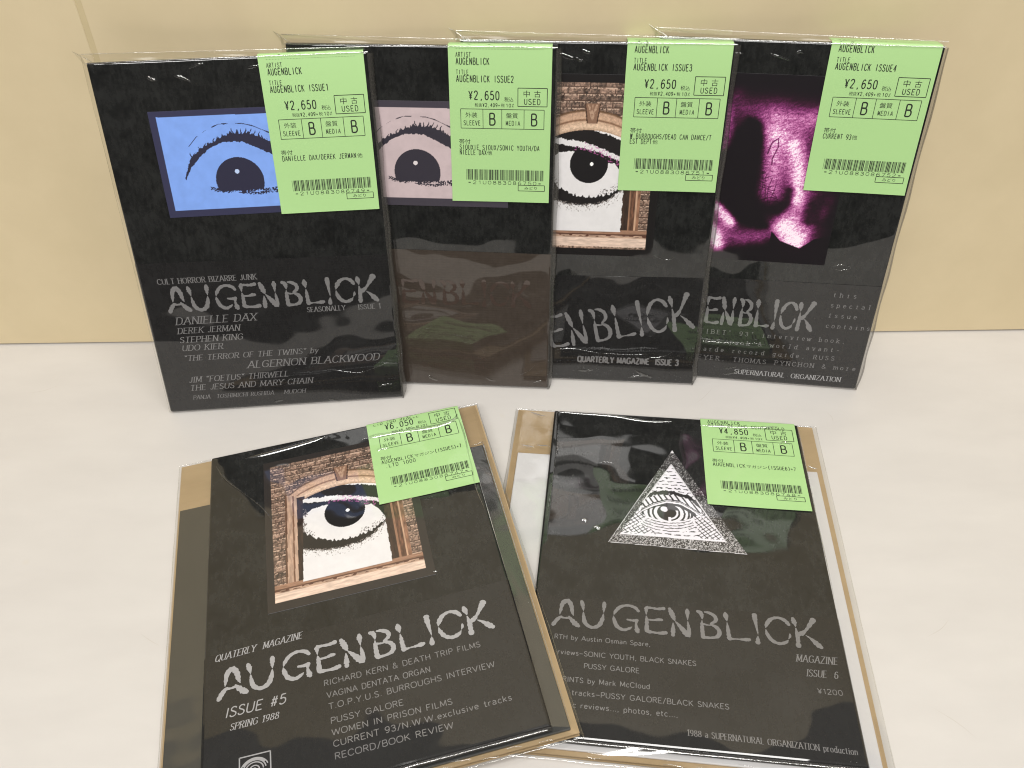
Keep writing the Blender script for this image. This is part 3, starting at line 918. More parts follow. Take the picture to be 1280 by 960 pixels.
INK_GREY = ink('silver_grey_print', (0.165, 0.16, 0.16, 1), .6, True, 1.0)
INK_PALE = ink('pale_grey_print', (0.32, 0.315, 0.32, 1), .6, True, 1.0)
INK_BROWN = ink('dark_brown_print', (0.046, 0.028, 0.021, 1), .6, True, 1.0)


def edge_drop(x, y, rx=1.3, rb=1.3, rt=1.2):
    """rounding of the cover towards its rims"""
    def f(d, r):
        if d >= r:
            return 0.0
        return r - math.sqrt(max(0, r * r - (r - d) ** 2))
    return f(x, rx) + f(148 - x, rx) + f(y, rb) + f(210 - y, rt)


def make_cover(root, mat, thick, rb=1.3):
    ax = [0, .12, .4, .8, 1.3] + list(np.linspace(4, 144, 22)) + [146.7, 147.2, 147.6, 147.88, 148]
    ay = [0, .12 * rb, .3 * rb, .6 * rb, rb] + list(np.linspace(6, 203, 30)) + [208.2, 208.6, 209.1, 209.6, 209.85, 210]
    mb = MB()
    nx, ny = len(ax), len(ay)
    v = [(x, y, -min(edge_drop(x, y, rb=rb), thick - .3)) for y in ay for x in ax]
    f = [(j * nx + i, j * nx + i + 1, (j + 1) * nx + i + 1, (j + 1) * nx + i) for j in range(ny - 1) for i in range(nx - 1)]
    mb.add(v, f, 0, True)
    # rim and back sheet
    rim = [i for i in range(nx)] + [j * nx + nx - 1 for j in range(1, ny)] + [(ny - 1) * nx + i for i in range(nx - 2, -1, -1)] + [j * nx for j in range(ny - 2, 0, -1)]
    top = [v[i] for i in rim]
    low = [(x, y, -thick) for x, y, z in top]
    n = len(rim)
    # the spine (left) and the three trimmed sides
    mb.add(top + low, [(i, i + n, (i + 1) % n + n, (i + 1) % n) for i in range(n)], 0)
    mb.add([(0, 0, -thick), (148, 0, -thick), (148, 210, -thick), (0, 210, -thick)], [(3, 2, 1, 0)], 0)
    return mb.build('cover', [mat], root)


def make_pages(root, thick):
    mb = MB()
    for k in range(4):
        a = -thick + .35 + k * (thick - 2.2) / 4
        mb.box(.9, 148.25 - .06 * k, -.22 + .05 * k, 209.2, a, a + (thick - 2.2) / 4 - .08)
    return mb.build('page_block', [M_PAGES], root)


def make_band(root, mat, y1, draw, inkmat, y1r=None, x1=148.15, label=None):
    y1r = y1 if y1r is None else y1r
    mb = MB()
    xs = [-.25, .05, .5, 1.3] + list(np.linspace(5, 143, 14)) + [146.7, 147.4, 147.9, x1]
    ys = [0, .2, .6, 1.3]
    v, f = [], []
    rows = ys + ['m', 't', 'e']
    for r in rows:
        for x in xs:
            xc = min(max(x, 0), 148)
            top = y1 + (y1r - y1) * xc / 148
            y = {'m': top * .5, 't': top, 'e': top}.get(r, r)
            z = .28 - edge_drop(xc, min(y, 150)) if r != 'e' else -edge_drop(xc, min(y, 150)) - .01
            v.append((x, y, z))
    nx = len(xs)
    f = [(j * nx + i, j * nx + i + 1, (j + 1) * nx + i + 1, (j + 1) * nx + i) for j in range(len(rows) - 1) for i in range(nx - 1)]
    mb.add(v, f, 0, False)
    if draw:
        draw(mb)
    o = mb.build('paper_band', [mat, inkmat, INK_PALE], root)
    if label:
        o['label'] = label
    return o


def ridge(mb, pts, w=.45, hgt=.35, base=.1, mat=0, taper=True):
    """a raised fold of film along pts (x, s)"""
    c = catmull(pts, 6)
    n = len(c)
    d = np.gradient(c, axis=0); d /= np.maximum(np.linalg.norm(d, axis=1, keepdims=True), 1e-9)
    nr = np.stack([-d[:, 1], d[:, 0]], 1)
    v, f = [], []
    prof = [(-1, 0), (-.6, .7), (0, 1), (.6, .7), (1, 0)]
    for i in range(n):
        tp = min(1, 6 * min(i, n - 1 - i) / max(n - 1, 1) + .12) if taper else 1
        tp *= .85 + .2 * math.sin(i * .35)
        for a, b in prof:
            q = c[i] + nr[i] * a * w * tp
            v.append(P(q[0], q[1], base + b * hgt * tp))
    for i in range(n - 1):
        for k in range(4):
            f.append((i * 5 + k, i * 5 + k + 1, (i + 1) * 5 + k + 1, (i + 1) * 5 + k))
    mb.add(v, f, mat, True)


def tube(mb, pts3, r, mat=0, seg=6):
    p = np.array(pts3, float)
    d = np.gradient(p, axis=0) if len(p) > 2 else np.vstack([p[1] - p[0]] * 2)
    d /= np.maximum(np.linalg.norm(d, axis=1, keepdims=True), 1e-9)
    v, f = [], []
    for i in range(len(p)):
        a = np.cross(d[i], (0, 0, 1.0))
        if np.linalg.norm(a) < .1:
            a = np.cross(d[i], (1.0, 0, 0))
        a /= np.linalg.norm(a); b = np.cross(a, d[i])
        rr = r[i] if hasattr(r, '__len__') else r
        for k in range(seg):
            t = 2 * math.pi * k / seg
            v.append(tuple(p[i] + (a * math.cos(t) + b * math.sin(t)) * rr))
    for i in range(len(p) - 1):
        for k in range(seg):
            f.append((i * seg + k, i * seg + (k + 1) % seg, (i + 1) * seg + (k + 1) % seg, (i + 1) * seg + k))
    mb.add(v, f, mat, True)


def wavy(p0, p1, n=26, amp=.35, seed=0):
    r = np.random.default_rng(seed)
    p0, p1 = np.array(p0, float), np.array(p1, float)
    t = np.linspace(0, 1, n)[:, None]
    q = p0 + (p1 - p0) * t
    j = np.cumsum(r.normal(0, 1, (n, 3)), 0); j -= j[0] + (j[-1] - j[0]) * t
    return q + j / max(1e-6, np.abs(j).max()) * amp


def skirt(mb, inner, outer, seed, mat=0, rows=5, amp=.5):
    """film stretched from one line to another, gently rumpled"""
    a, b = np.array(inner, float), np.array(outer, float)
    n = len(a)
    r = np.random.default_rng(seed)
    ph = r.random(8) * 6.3
    v = []
    for j in range(rows + 1):
        t = j / rows
        for i in range(n):
            p = a[i] * (1 - t) + b[i] * t
            z = amp * math.sin(math.pi * t) * (math.sin(i * .55 + ph[0] + 2 * t) * .5 + math.sin(i * .21 + ph[1]) * .5)
            v.append((p[0], p[1], p[2] + z))
    f = [(j * n + i, j * n + i + 1, (j + 1) * n + i + 1, (j + 1) * n + i) for j in range(rows) for i in range(n - 1)]
    mb.add(v, f, mat, True)


def edge_line(x0, y0, x1, y1, z, n=40):
    return [(x0 + (x1 - x0) * i / (n - 1), y0 + (y1 - y0) * i / (n - 1), z) for i in range(n)]


def bag_standing(root, thick, seed, creases, left=2.4, top=4.4, peak=(-6.5, 3.6)):
    mb = MB()
    zb = -thick * .55
    # flat seams beside and below the magazine, closing flap above it
    skirt(mb, edge_line(-.05, 0, -.05, 209, -1.0), edge_line(-1.6, -1.2, -left, 209 + top, zb), seed)
    skirt(mb, edge_line(0, -.05, 148, -.05, -1.2), edge_line(-1.6, -1.5, 150.2, -1.5, zb), seed + 2, rows=3, amp=.2)
    skirt(mb, edge_line(0, 210.2, 148, 210.2, -3.7), edge_line(-left, 209.8 + top, 149.4, 209.6 + top * .6, -2.9), seed + 3, amp=.12)
    # folds that catch the lamps
    fold = wavy((-.4, 209.7, .15), (148.2, 209.9, .1), 40, .16, seed + 4)
    fold[:, 2] += .75 * np.clip((fold[:, 0] - 82) / 7, 0, 1)
    tube(mb, fold, [.2 + .16 * abs(math.sin(i * .21 + seed)) for i in range(40)], 1)
    tube(mb, wavy((-left, 209.8 + top, -2.9), (149.4, 209.6 + top * .6, -2.9), 40, .15, seed + 5), [.12 + .14 * abs(math.sin(i * .53 + seed)) for i in range(40)], 1)
    tube(mb, wavy((-1.6, -1.3, zb), (-left, 209.6 + top, zb), 30, .3, seed + 6), .12, 0)
    tube(mb, wavy((-1.6, -1.5, zb), (150.2, -1.5, zb), 30, .25, seed + 8), .14, 0)
    # the flap's loose corner
    mb.add([(-left, 209.8 + top, zb), (peak[0], 210 + top + peak[1] * .35, zb - 1), (-left * .2, 210.6, -.6), (-left + 1.5, 208.0, zb + .3)], [(0, 1, 3), (0, 3, 2)], 0, True)
    tube(mb, wavy((peak[0], 210 + top + peak[1] * .35, zb - .6), (3.5, 210.4, .2), 12, .25, seed + 9), [.12 + .16 * i / 11 for i in range(12)], 1)
    for c in creases:
        loop = abs(c[0][0] - c[-1][0]) < 3 and len(c) > 5 or len(c) < 6 and c[0][1] > 80 and c[0][1] < 120
        ridge(mb, c, .32, .28 if not loop else .12, .16, 0 if loop else 1)
    rc = np.random.default_rng(seed + 50)
    for k in range(7):
        x = rc.uniform(4, 84) if k < 4 else rc.uniform(60, 140)
        y = rc.uniform(202, 207.5) if k < 4 else rc.uniform(2, 9)
        l_, a_ = rc.uniform(4, 13), rc.normal(0, .35)
        ridge(mb, [(x, y), (x + l_ * .5, y + l_ * .5 * math.sin(a_) + rc.normal(0, .5)), (x + l_, y + l_ * math.sin(a_))], rc.uniform(.5, 1.1), rc.uniform(.15, .35), .33, 0)
    # the bag turning round the open side of the pages
    v, n = [], 44
    for i in range(n):
        y = -.8 + 210.0 * (i / (n - 1)) ** 1.5
        b = .35 * math.sin(i * .8 + seed)
        e_ = min(1, (y + .8) / 5) ** .5
        for x, z in ((147.4, .13), (148.7 + b * .3, -.1), (148.2 + 1.8 * e_ + b, -.9), (148.2 + 2.5 * e_ + b, -2.3), (148.2 + 2.0 * e_ + b * .5, -3.9)):
            v.append((x, y, z))
    mb.add(v, [(i * 5 + k, i * 5 + k + 1, i * 5 + k + 6, i * 5 + k + 5) for i in range(n - 1) for k in range(4)], 2, True)
    return mb.build('plastic_bag', [FILM, CREASE, RIM], root)


# ------------------------------------------------------------------ price sticker
C39 = {'0': 'nnnwwnwnn', '1': 'wnnwnnnnw', '2': 'nnwwnnnnw', '3': 'wnwwnnnnn', '4': 'nnnwwnnnw', '5': 'wnnwwnnnn', '6': 'nnwwwnnnn', '7': 'nnnwnnwnw',
       '8': 'wnnwnnwnn', '9': 'nnwwnnwnn', 'U': 'wwnnnnnnw', '*': 'nwnnwnwnn'}


def price_label(root, x0, y0, price, net, code, note, heads, h=.55, length=91.0):
    mb = MB()
    wd = 56.2
    ss = [0, .4, 8, 20, 34, 48, 58] + [SB - y0 + RB * math.pi / 2 * k / 6 for k in range(7)] + [length]
    ss = sorted(s for s in ss if s <= length)
    xs = np.linspace(0, wd, 9)
    curl = lambda x, s: h + .5 * max(0, 1 - s / 14) ** 2 * (.4 + .6 * abs(x / wd - .5) * 2)
    SF = lambda x, s, hh: P(x, s, curl(x - x0, s - y0) + hh)
    nx = len(xs)
    v = [SF(x0 + x, y0 + s, 0) for s in ss for x in xs]
    mb.add(v, [(j * nx + i, j * nx + i + 1, (j + 1) * nx + i + 1, (j + 1) * nx + i) for j in range(len(ss) - 1) for i in range(nx - 1)], 0, True)
    # sticker edge thickness
    mb.add([SF(x0 + x, y0, 0) for x in xs] + [SF(x0 + x, y0, -.12) for x in xs], [(i, i + nx, i + nx + 1, i + 1) for i in range(nx - 1)], 0)
    T = lambda s, x, y, cap, w=None, th=.105, **k: text(mb, s, x0 + x, y0 + y, cap, w, th, mono=.62, h=.05, mat=1, surf=SF, **k)
    J = lambda s, x, y, cap, w=None: cjk(mb, s, x0 + x, y0 + y, cap, w, .05, 1, SF)

    def line(xa, ya, xb, yb, w=.3, hh=.05):
        if xa == xb:
            q = [(xa - w / 2, ya), (xa + w / 2, ya), (xa + w / 2, yb), (xa - w / 2, yb)]
        else:
            q = [(xa, ya - w / 2), (xb, ya - w / 2), (xb, ya + w / 2), (xa, ya + w / 2)]
        mb.add([SF(x0 + a, y0 + b, hh) for a, b in q], [(0, 1, 2, 3)], 1)

    def frame(xa, ya, xb, yb, w=.3):
        line(xa, ya, xb, ya, w); line(xa, yb, xb, yb, w)
        line(xa, ya, xa, yb, w, .056); line(xb, ya, xb, yb, w, .056)
    for s, y, cap, w in heads:
        T(s, 3.9, y, cap, w, .12)
    T(price, 10.3, 57.4, 4.5, 17.8, .125)
    J('税込', 30.4, 56.5, 2.5, 5.0)
    J('税抜', 14.0, 53.5, 2.0, 4.1)
    T(net, 18.2, 53.6, 1.9, 10.0, .15)
    J('税', 28.6, 53.5, 2.0, 2.0)
    T('10%', 31.0, 53.6, 1.8, 5.0, .15)
    frame(37.9, 54.1, 54.0, 63.8, .38)
    J('中', 41.0, 59.0, 3.6, 3.4); J('古', 46.8, 59.0, 3.6, 3.5)
    T('USED', 41.0, 55.2, 2.9, 9.6, .13)
    frame(6.1, 41.8, 52.5, 52.3, .32)
    for x in (18.5, 29.0, 41.4):
        line(x, 41.8, x, 52.3, .3, .062)
    J('外装', 8.7, 47.6, 2.9, 6.6); T('SLEEVE', 7.4, 43.5, 2.5, 9.8, .12)
    J('盤質', 31.4, 47.6, 2.9, 6.6); T('MEDIA', 31.0, 43.7, 2.4, 8.4, .12)
    T('B', 21.3, 43.8, 6.3, 4.7, .12); T('B', 44.6, 43.8, 6.3, 4.7, .12)
    J('帯付', 4.8, 33.0, 2.8, 6.4)
    for s, x, y, w in note:
        if any(ord(c) > 0x3000 for c in s):
            J(s, x, y, 2.5 if len(s) < 3 else 2.4, w)
        else:
            T(s, x, y, 2.7, w, .12)
    # bar code
    x = 8.4
    full = '*' + code + '*'
    unit = 44.4 / (len(full) * 16 - 1)
    for ch in full:
        for i, c in enumerate(C39[ch]):
            w = unit * (3 if c == 'w' else 1)
            if i % 2 == 0:
                mb.add([SF(x0 + a, y0 + b, .05) for a, b in ((x, 12.6), (x + w * .92, 12.6), (x + w * .92, 18.7), (x, 18.7))], [(0, 1, 2, 3)], 1)
            x += w
        x += unit
    T(full, 8.8, 10.2, 1.9, 43.4, .13)
    frame(38.4, 6.7, 53.6, 10.0, .35)
    J('みどり', 42.0, 7.4, 1.9, 7.2)
    return mb.build('price_label', [M_LABEL, INK_LABEL], root)


def heads_std(n):
    return [('ARTIST', 79.5, 2.3, 8.6), ('AUGENBLICK', 75.6, 3.4, 18.6), ('TITLE', 70.5, 2.3, 7.2), ('AUGENBLICK ISSUE%d' % n, 66.6, 3.4, 31.8),
            ('------------------------------', 83.2, 1.0, 48.0), ('///-//:/-///', 84.8, 1.6, 26.0)]


# ------------------------------------------------------------------ magazines
def root_obj(label, x, y, z, yaw, lean=None, tilt=0.0, group='second-hand magazines in clear plastic bags'):
    o = bpy.data.objects.new('magazine', None)
    COL.objects.link(o)
    o.empty_display_size = .02
    m = Matrix.Translation((x / 1000, y / 1000, z / 1000)) @ Matrix.Rotation(yaw, 4, 'Z')
    if lean is not None:
        m = m @ Matrix.Rotation(math.pi / 2 - lean, 4, 'X')
    elif tilt:
        m = m @ Matrix.Rotation(-tilt, 4, 'Y')
    o.matrix_world = m
    o['label'] = label; o['category'] = 'magazine'; o['group'] = group
    return o


def black_set(i):
    return (paper_black('black_embossed_cover', (.006, .0062, .006, 1), (.0195, .0200, .0190, 1), i * 3.1),
            paper_black('black_ribbed_paper', (.011, .0105, .0105, 1), (.017, .0165, .0165, 1), i * 3.1 + 1, True))


# --- first: blue eye
R1 = root_obj('black magazine with a blue eye picture, leaning in its bag left of all the others', -218.352, 396.836, 1.5, .078834, .246888)
c_, b_ = black_set(1)
make_cover(R1, c_, 4.0); make_pages(R1, 4.0)
PM1 = picture_mat('printed_picture', 1)
o = grid_picture('cover_picture', 26.1, 121.9, 125.4, 184.0, .25, eye_art((122, 158, 228), (38, 37, 58), (47, 47, 74)), PM1, R1, label='blue picture of an eye with dark lashes')


def draw1(mb):
    it = dict(thick=.14, thin=.07, serif=True, slant=.28, mat=1, h=.36)
    ro = dict(thick=.15, thin=.07, serif=True, mat=1, h=.36)
    text(mb, 'CULT HORROR BIZARRE JUNK', 10.6, 85.8, 3.3, 58, **ro)
    logo(mb, 13.2, 67.6, 127, 16.0)
    text(mb, 'SEASONALLY', 95.5, 62.8, 3.1, 23, **ro); text(mb, 'ISSUE 1', 126.5, 62.6, 3.1, 13.6, **ro)
    text(mb, 'DANIELLE DAX', 15.8, 59.6, 4.6, 48.0, **it)
    text(mb, 'DEREK JERMAN', 15.6, 53.6, 3.7, 37.2, **it)
    text(mb, 'STEPHEN KING', 15.7, 47.6, 3.7, 38.0, **it)
    text(mb, 'UDO KIER', 16.0, 42.1, 3.7, 24.5, **it)
    text(mb, '"THE TERROR OF THE TWINS" by', 15.8, 35.3, 3.5, 82.3, **it)
    text(mb, 'ALGERNON BLACKWOOD', 53.4, 27.8, 4.6, 82.0, **it)
    text(mb, 'JIM "FOETUS" THIRWELL', 15.8, 20.3, 3.7, 61.6, **it)
    text(mb, 'THE JESUS AND MARY CHAIN', 15.4, 14.6, 3.7, 76.4, **it)
    k2 = dict(it); k2['mat'] = 1
    text(mb, 'PANJA', 16, 8.3, 2.6, 10.5, **k2); text(mb, 'TOSHIMICHI RUSHIDA', 30.5, 8.2, 2.6, 36, **k2); text(mb, 'MUDOH', 73, 8.1, 2.6, 13.4, **k2)


make_band(R1, b_, 99.1, draw1, INK_GREY, 96.6)
price_label(R1, 89.4, 124.5, '¥2,650', '¥2,409+', '21U0883086749', [('DANIELLE DAX/DEREK JERMAN', 4.8, 29.8, 41.6), ('他', 46.8, 29.8, 3.0)], heads_std(1))
bag_standing(R1, 4.0, 10, [[(103.6, 23.3), (112.5, 21.1), (122.3, 19.6), (129.7, 21.5), (137.1, 24.1), (144.5, 26.8)],
                           [(124, 94), (129, 95.2), (134, 94.2), (133, 92.4), (127, 92.2), (123.5, 93.4)]])

# --- second: pink eye, brown band
R2 = root_obj('black magazine with a pale pink eye picture over a plain brown band, standing second', -123.691, 426.669, 1.5, -.078176, .193325)
c_, _ = black_set(2)
b_ = paper_black('brown_ribbed_paper', (.041, .031, .024, 1), (.053, .041, .033, 1), 8.0, True)
make_cover(R2, c_, 4.0); make_pages(R2, 4.0)
grid_picture('cover_picture', 26.1, 121.7, 121.3, 181.0, .25,
             lambda X, Y: eye_art((192, 174, 176), (48, 44, 54), (62, 57, 66))(X, Y + 3.4), picture_mat('printed_picture', 2), R2, label='pale pink picture of an eye')


def draw2(mb):
    logo(mb, 12.0, 58.0, 124.5, 16.5)
    it = dict(thick=.14, thin=.08, serif=True, mat=1, h=.36)
    text(mb, 'SIOUXIE SIOUX', 62, 19, 3.2, 45, **it)
    text(mb, 'SONIC YOUTH', 66, 13, 3.2, 40, **it)


make_band(R2, b_, 94.2, draw2, INK_BROWN, 93.0, label='brown paper band with faint lettering')
price_label(R2, 89.2, 125.0, '¥2,650', '¥2,409+', '21U0883086750', [('SIOUXIE SIOUX/SONIC YOUTH/DA', 4.8, 29.9, 45.6), ('NIELLE DAX', 4.8, 27.0, 15.6), ('他', 20.6, 27.0, 2.8)], heads_std(2))
bag_standing(R2, 4.0, 20, [[(104.7, 27.3), (106.5, 24.5), (108.1, 21.6)], [(128.9, 9.1), (134.8, 12.3), (139.9, 17.7)],
                           [(110.7, 87), (114.4, 88.7), (120.5, 87.3), (124.1, 84.2), (121.7, 82.4), (114.4, 83.9), (110.7, 86.4)]])

# --- third: eye in an archway, standing
R3 = root_obj('black magazine with a white eye in a brick arch, standing upright third from the left', -28.432, 429.775, 1.5, -.084984, .179164)
c_, b_ = black_set(3)
make_cover(R3, c_, 4.0); make_pages(R3, 4.0)
aa = arch_art(34.0, 94.0)


def arch3(X, Y):
    img = aa(X, Y)
    out = (X < 34) | (X > 109.4) | (Y < 92.4) | (Y > 189.2)
    put(img, out, (16, 12, 12))
    return img


grid_picture('cover_picture', 30.1, 114.0, 88.2, 193.4, .28, arch3, picture_mat('printed_picture', 3), R3, label='picture of a white eye inside a brick archway')


def draw3(mb):
    logo(mb, 5.8, 12.0, 143, 24.5, rot=.208, fat=.66)
    text(mb, 'QUARTERLY MAGAZINE  ISSUE 3', 72.1, 13.6, 4.2, 65.2, thick=.24, thin=.2, mat=1, h=.36)
    text(mb, 'K', 51.4, 61, 3.0, 2.2, thick=.13, mat=1, h=.36)


make_band(R3, b_, 73.4, draw3, INK_GREY, 75.4)
price_label(R3, 90.4, 129.4, '¥2,650', '¥2,409+', '21U0883086751', [('W.BURROUGHS/DEAD CAN DANCE/T', 4.8, 29.9, 45.6), ('EST DEPT', 4.8, 27.0, 12.6), ('他', 17.8, 27.0, 2.8)], heads_std(3))
bag_standing(R3, 4.0, 30, [[(52.1, 20.1), (67, 23.1), (83.3, 20.8), (96.8, 20.3), (110.3, 20.4), (116.9, 21.5)], [(116.5, 18.4), (126.5, 19.6), (134, 24.5)],
                           [(113, 90.5), (118, 88), (124, 86.5), (128, 89)]])

# --- fourth: purple face
R4 = root_obj('black magazine with a purple close-up of a nose, leaning rightmost against the wall', 77.993, 431.691, 1.5, -.148044, .169627)
c_, b_ = black_set(4)
make_cover(R4, c_, 4.0); make_pages(R4, 4.0)
grid_picture('cover_picture', 26, 111.3, 84.4, 193.0, .28, purple_art, picture_mat('printed_picture', 4), R4, label='purple close-up picture of a nose and mouth')


def draw4(mb):
    logo(mb, 9.4, 39.6, 103.4, 19.6, fat=.78)
    ty = dict(thick=.12, thin=.09, serif=True, mat=1, h=.36, mono=1.05)
    for s, y, w in (('this', 64.2, 16), ('special', 57.2, 26), ('issue', 50.2, 19), ('contains', 43.0, 28.4)):
        text(mb, s, 119.4, y, 2.9, w, **ty)
    text(mb, 'TIBET\' 93\' interview book,', 43, 32.8, 2.9, 92, **ty)
    text(mb, '& S.junk & world avant-', 47, 26.2, 2.9, 86, **ty)
    text(mb, 'garde record guide, RUSS', 43, 20.0, 2.9, 88, **ty)
    text(mb, 'MEYER, THOMAS PYNCHON & more', 40.5, 13.6, 3.0, 105, **ty)
    text(mb, 'SUPERNATURAL  ORGANIZATION', 69.6, 4.7, 3.3, 67.5, thick=.15, thin=.07, serif=True, mat=2, h=.36)


make_band(R4, b_, 71.2, draw4, INK_GREY, 73.0)
price_label(R4, 90.2, 130.2, '¥2,650', '¥2,409+', '21U0883086752', [('CURRENT 93', 4.8, 29.9, 15.6), ('他', 20.6, 29.9, 2.8)], heads_std(4))
bag_standing(R4, 4.0, 40, [[(42.3, 26.8), (60.6, 26.9), (80.6, 27.9), (96.9, 26.2)], [(131.6, 211.6), (138.6, 210.1), (142.7, 206.5)],
                           [(116, 84), (122, 85.5), (127, 84), (122, 82), (116, 83)]])


# --- lying magazines in wide bags with a card and a record sleeve
def board(root, x0, x1, y0, y1, z0, z1, skew=0.0):
    mb = MB()
    def bx(za, zb, e):
        q = [(x0 + e, y0 + e), (x1 - e, y0 + e), (x1 - e + skew * 0, y1 - e), (x0 + e, y1 - e)]
        q = [(x + skew * (y / 210), y) for x, y in q]
        mb.add([(x, y, za) for x, y in q] + [(x, y, zb) for x, y in q],
               [(3, 2, 1, 0), (4, 5, 6, 7), (0, 1, 5, 4), (1, 2, 6, 5), (2, 3, 7, 6), (3, 0, 4, 7)])
    bx(z0, z0 + .5, 0)
    bx(z1 - .5, z1, 0)
    # fluted core between the two liners
    n = 120
    xs = np.linspace(x0 + .4, x1 - .4, n)
    v = []
    for y in (y0 + .3, y1 - .3):
        for i, x in enumerate(xs):
            v.append((x + skew * (y / 210), y, (z0 + z1) / 2 + (z1 - z0 - 1.1) / 2 * math.sin(i * math.pi / 2)))
    mb.add(v, [(i, i + 1, n + i + 1, n + i) for i in range(n - 1)])
    for y in (y1 * .93, y1 * .86):   # pressed fold lines in the liner
        mb.box(x0 + 1, x1 - 1, y, y + .35, z1 - .2, z1 + .05)
    return mb.build('backing_board', [M_BOARD], root)


def sleeve(root, x0, x1, y0, y1, z0, z1, mat, label):
    mb = MB(); mb.box(x0, x1, y0, y1, z0, z1)
    o = mb.build('record_sleeve', [mat], root); o['label'] = label
    bv = o.modifiers.new('edge', 'BEVEL'); bv.width = .0004; bv.segments = 2
    return o


def bag_lying(root, bx0, bx1, by0, by1, zlow, seed, creases, slv, skew=0.0, taut=None, dimples=(), glints=()):
    mb = MB()
    sk = lambda y: skew * y / 210
    def ln(xa, ya, xb, yb, z):
        return edge_line(xa + sk(ya), ya, xb + sk(yb), yb, z, 44)
    zin = -1.3
    sl, sr, sz_ = slv
    for xi, xm, xo, k in ((-.05, sl, bx0, 0), (148.05, sr, bx1, 1)):
        mid = edge_line(xm, -.6, xm, 211.5, sz_, 44)
        skirt(mb, edge_line(xi, .5, xi, 209.5, zin, 44), mid, seed + k, amp=.10)
        skirt(mb, mid, ln(xo, by0, xo, by1, zlow), seed + k + 40, amp=.15, rows=3)
    skirt(mb, edge_line(.3, -.05, 147.7, -.05, zin, 44), ln(bx0, by0, bx1, by0, zlow), seed + 2, rows=6, amp=.8)
    skirt(mb, edge_line(.3, 210.2, 147.7, 210.2, zin, 44), ln(bx0, by1, bx1, by1, zlow), seed + 3, amp=.5)
    for i, (a, b) in enumerate((((bx0, by0), (bx0, by1)), ((bx0, by1), (bx1, by1)), ((bx1, by1), (bx1, by0)), ((bx1, by0), (bx0, by0)))):
        tube(mb, wavy((a[0] + sk(a[1]), a[1], zlow), (b[0] + sk(b[1]), b[1], zlow), 40, .35, seed + 10 + i), [.14 + .14 * abs(math.sin(k * .41 + i)) for k in range(40)], 1 if i in (1, 3) else 0)
    # taut folds along the magazine's rim
    tube(mb, wavy((148.0, 208, -.3), (148.1, 84, -.4), 60, .3, seed + 20), [.02 + .30 * math.sin(math.pi * k / 59) ** .6 * (.7 + .3 * math.sin(k * .33)) for k in range(60)], 2)
    tube(mb, wavy((2, -.6, -1.0), (146, -.6, -1.0), 40, .3, seed + 21), [.25 + .2 * abs(math.sin(k * .3)) for k in range(40)], 1)
    r = np.random.default_rng(seed)
    for k in range(7):   # small puckers along the foot
        x = r.uniform(20, 150); y = r.uniform(by0 + .6, -1)
        p = np.array([(x, y, zlow * .55 + .4), (x + r.uniform(2, 5), y + r.uniform(-.8, .8), zlow * .6 + .3), (x + r.uniform(5, 9), y + r.uniform(-1, 1), zlow * .6)])
        tube(mb, p, .16, 1)
    if taut:
        sx1, st, sz = taut
        tube(mb, wavy((sx1, 2, sz), (sx1, st, sz), 40, .3, seed + 22), [.06 + .26 * (k / 39) for k in range(40)], 2)
        tube(mb, wavy((150, st + 1.5, sz - 1), (sx1, st + 3, sz - 1), 10, .3, seed + 23), .22, 1)
        tube(mb, wavy((sx1, st + 3, sz - 1), (sx1 + .5, st - 8, sz), 8, .2, seed + 24), .25, 1)
    for c in creases:
        ridge(mb, c[1:], c[0][0], c[0][1], .4, 1) if len(c[0]) == 2 and c[0][0] < 2.5 and c[0][1] < 1 else ridge(mb, c, .55, .4, .4, 1)
    for p0, p1 in glints:
        tube(mb, wavy(p0, p1, 9, .3, int(p0[1])), [.05 + .3 * math.sin(math.pi * k / 8) for k in range(9)], 2)
    for cx, cy, r_ in dimples:   # dents in the loose film that mirror the lamps
        for q in range(2):
            ridge(mb, [(cx - r_ + q, cy + .5 * q), (cx + q * .4, cy + r_ * .5 - q), (cx + r_, cy - q * .6)], 1.0, .55, .1, 1)
    return mb.build('plastic_bag', [FILM, CREASE, GLINT], root)


# --- fifth
R6 = root_obj('black magazine with an eye inside a speckled triangle, lying flat with white sleeve behind', 1.563, 177.226, 9.0, -.119725, None, .008892)
c_, b_ = black_set(6)
make_cover(R6, c_, 4.0, 2.2); make_pages(R6, 4.0)
grid_picture('cover_picture', 34.5, 108.5, 107.5, 181.8, .25, triangle_art, picture_mat('printed_picture', 6), R6, h=.08,
             mask=lambda x, y: inpoly(x, y, TRI), label='white print of an eye inside a triangle')


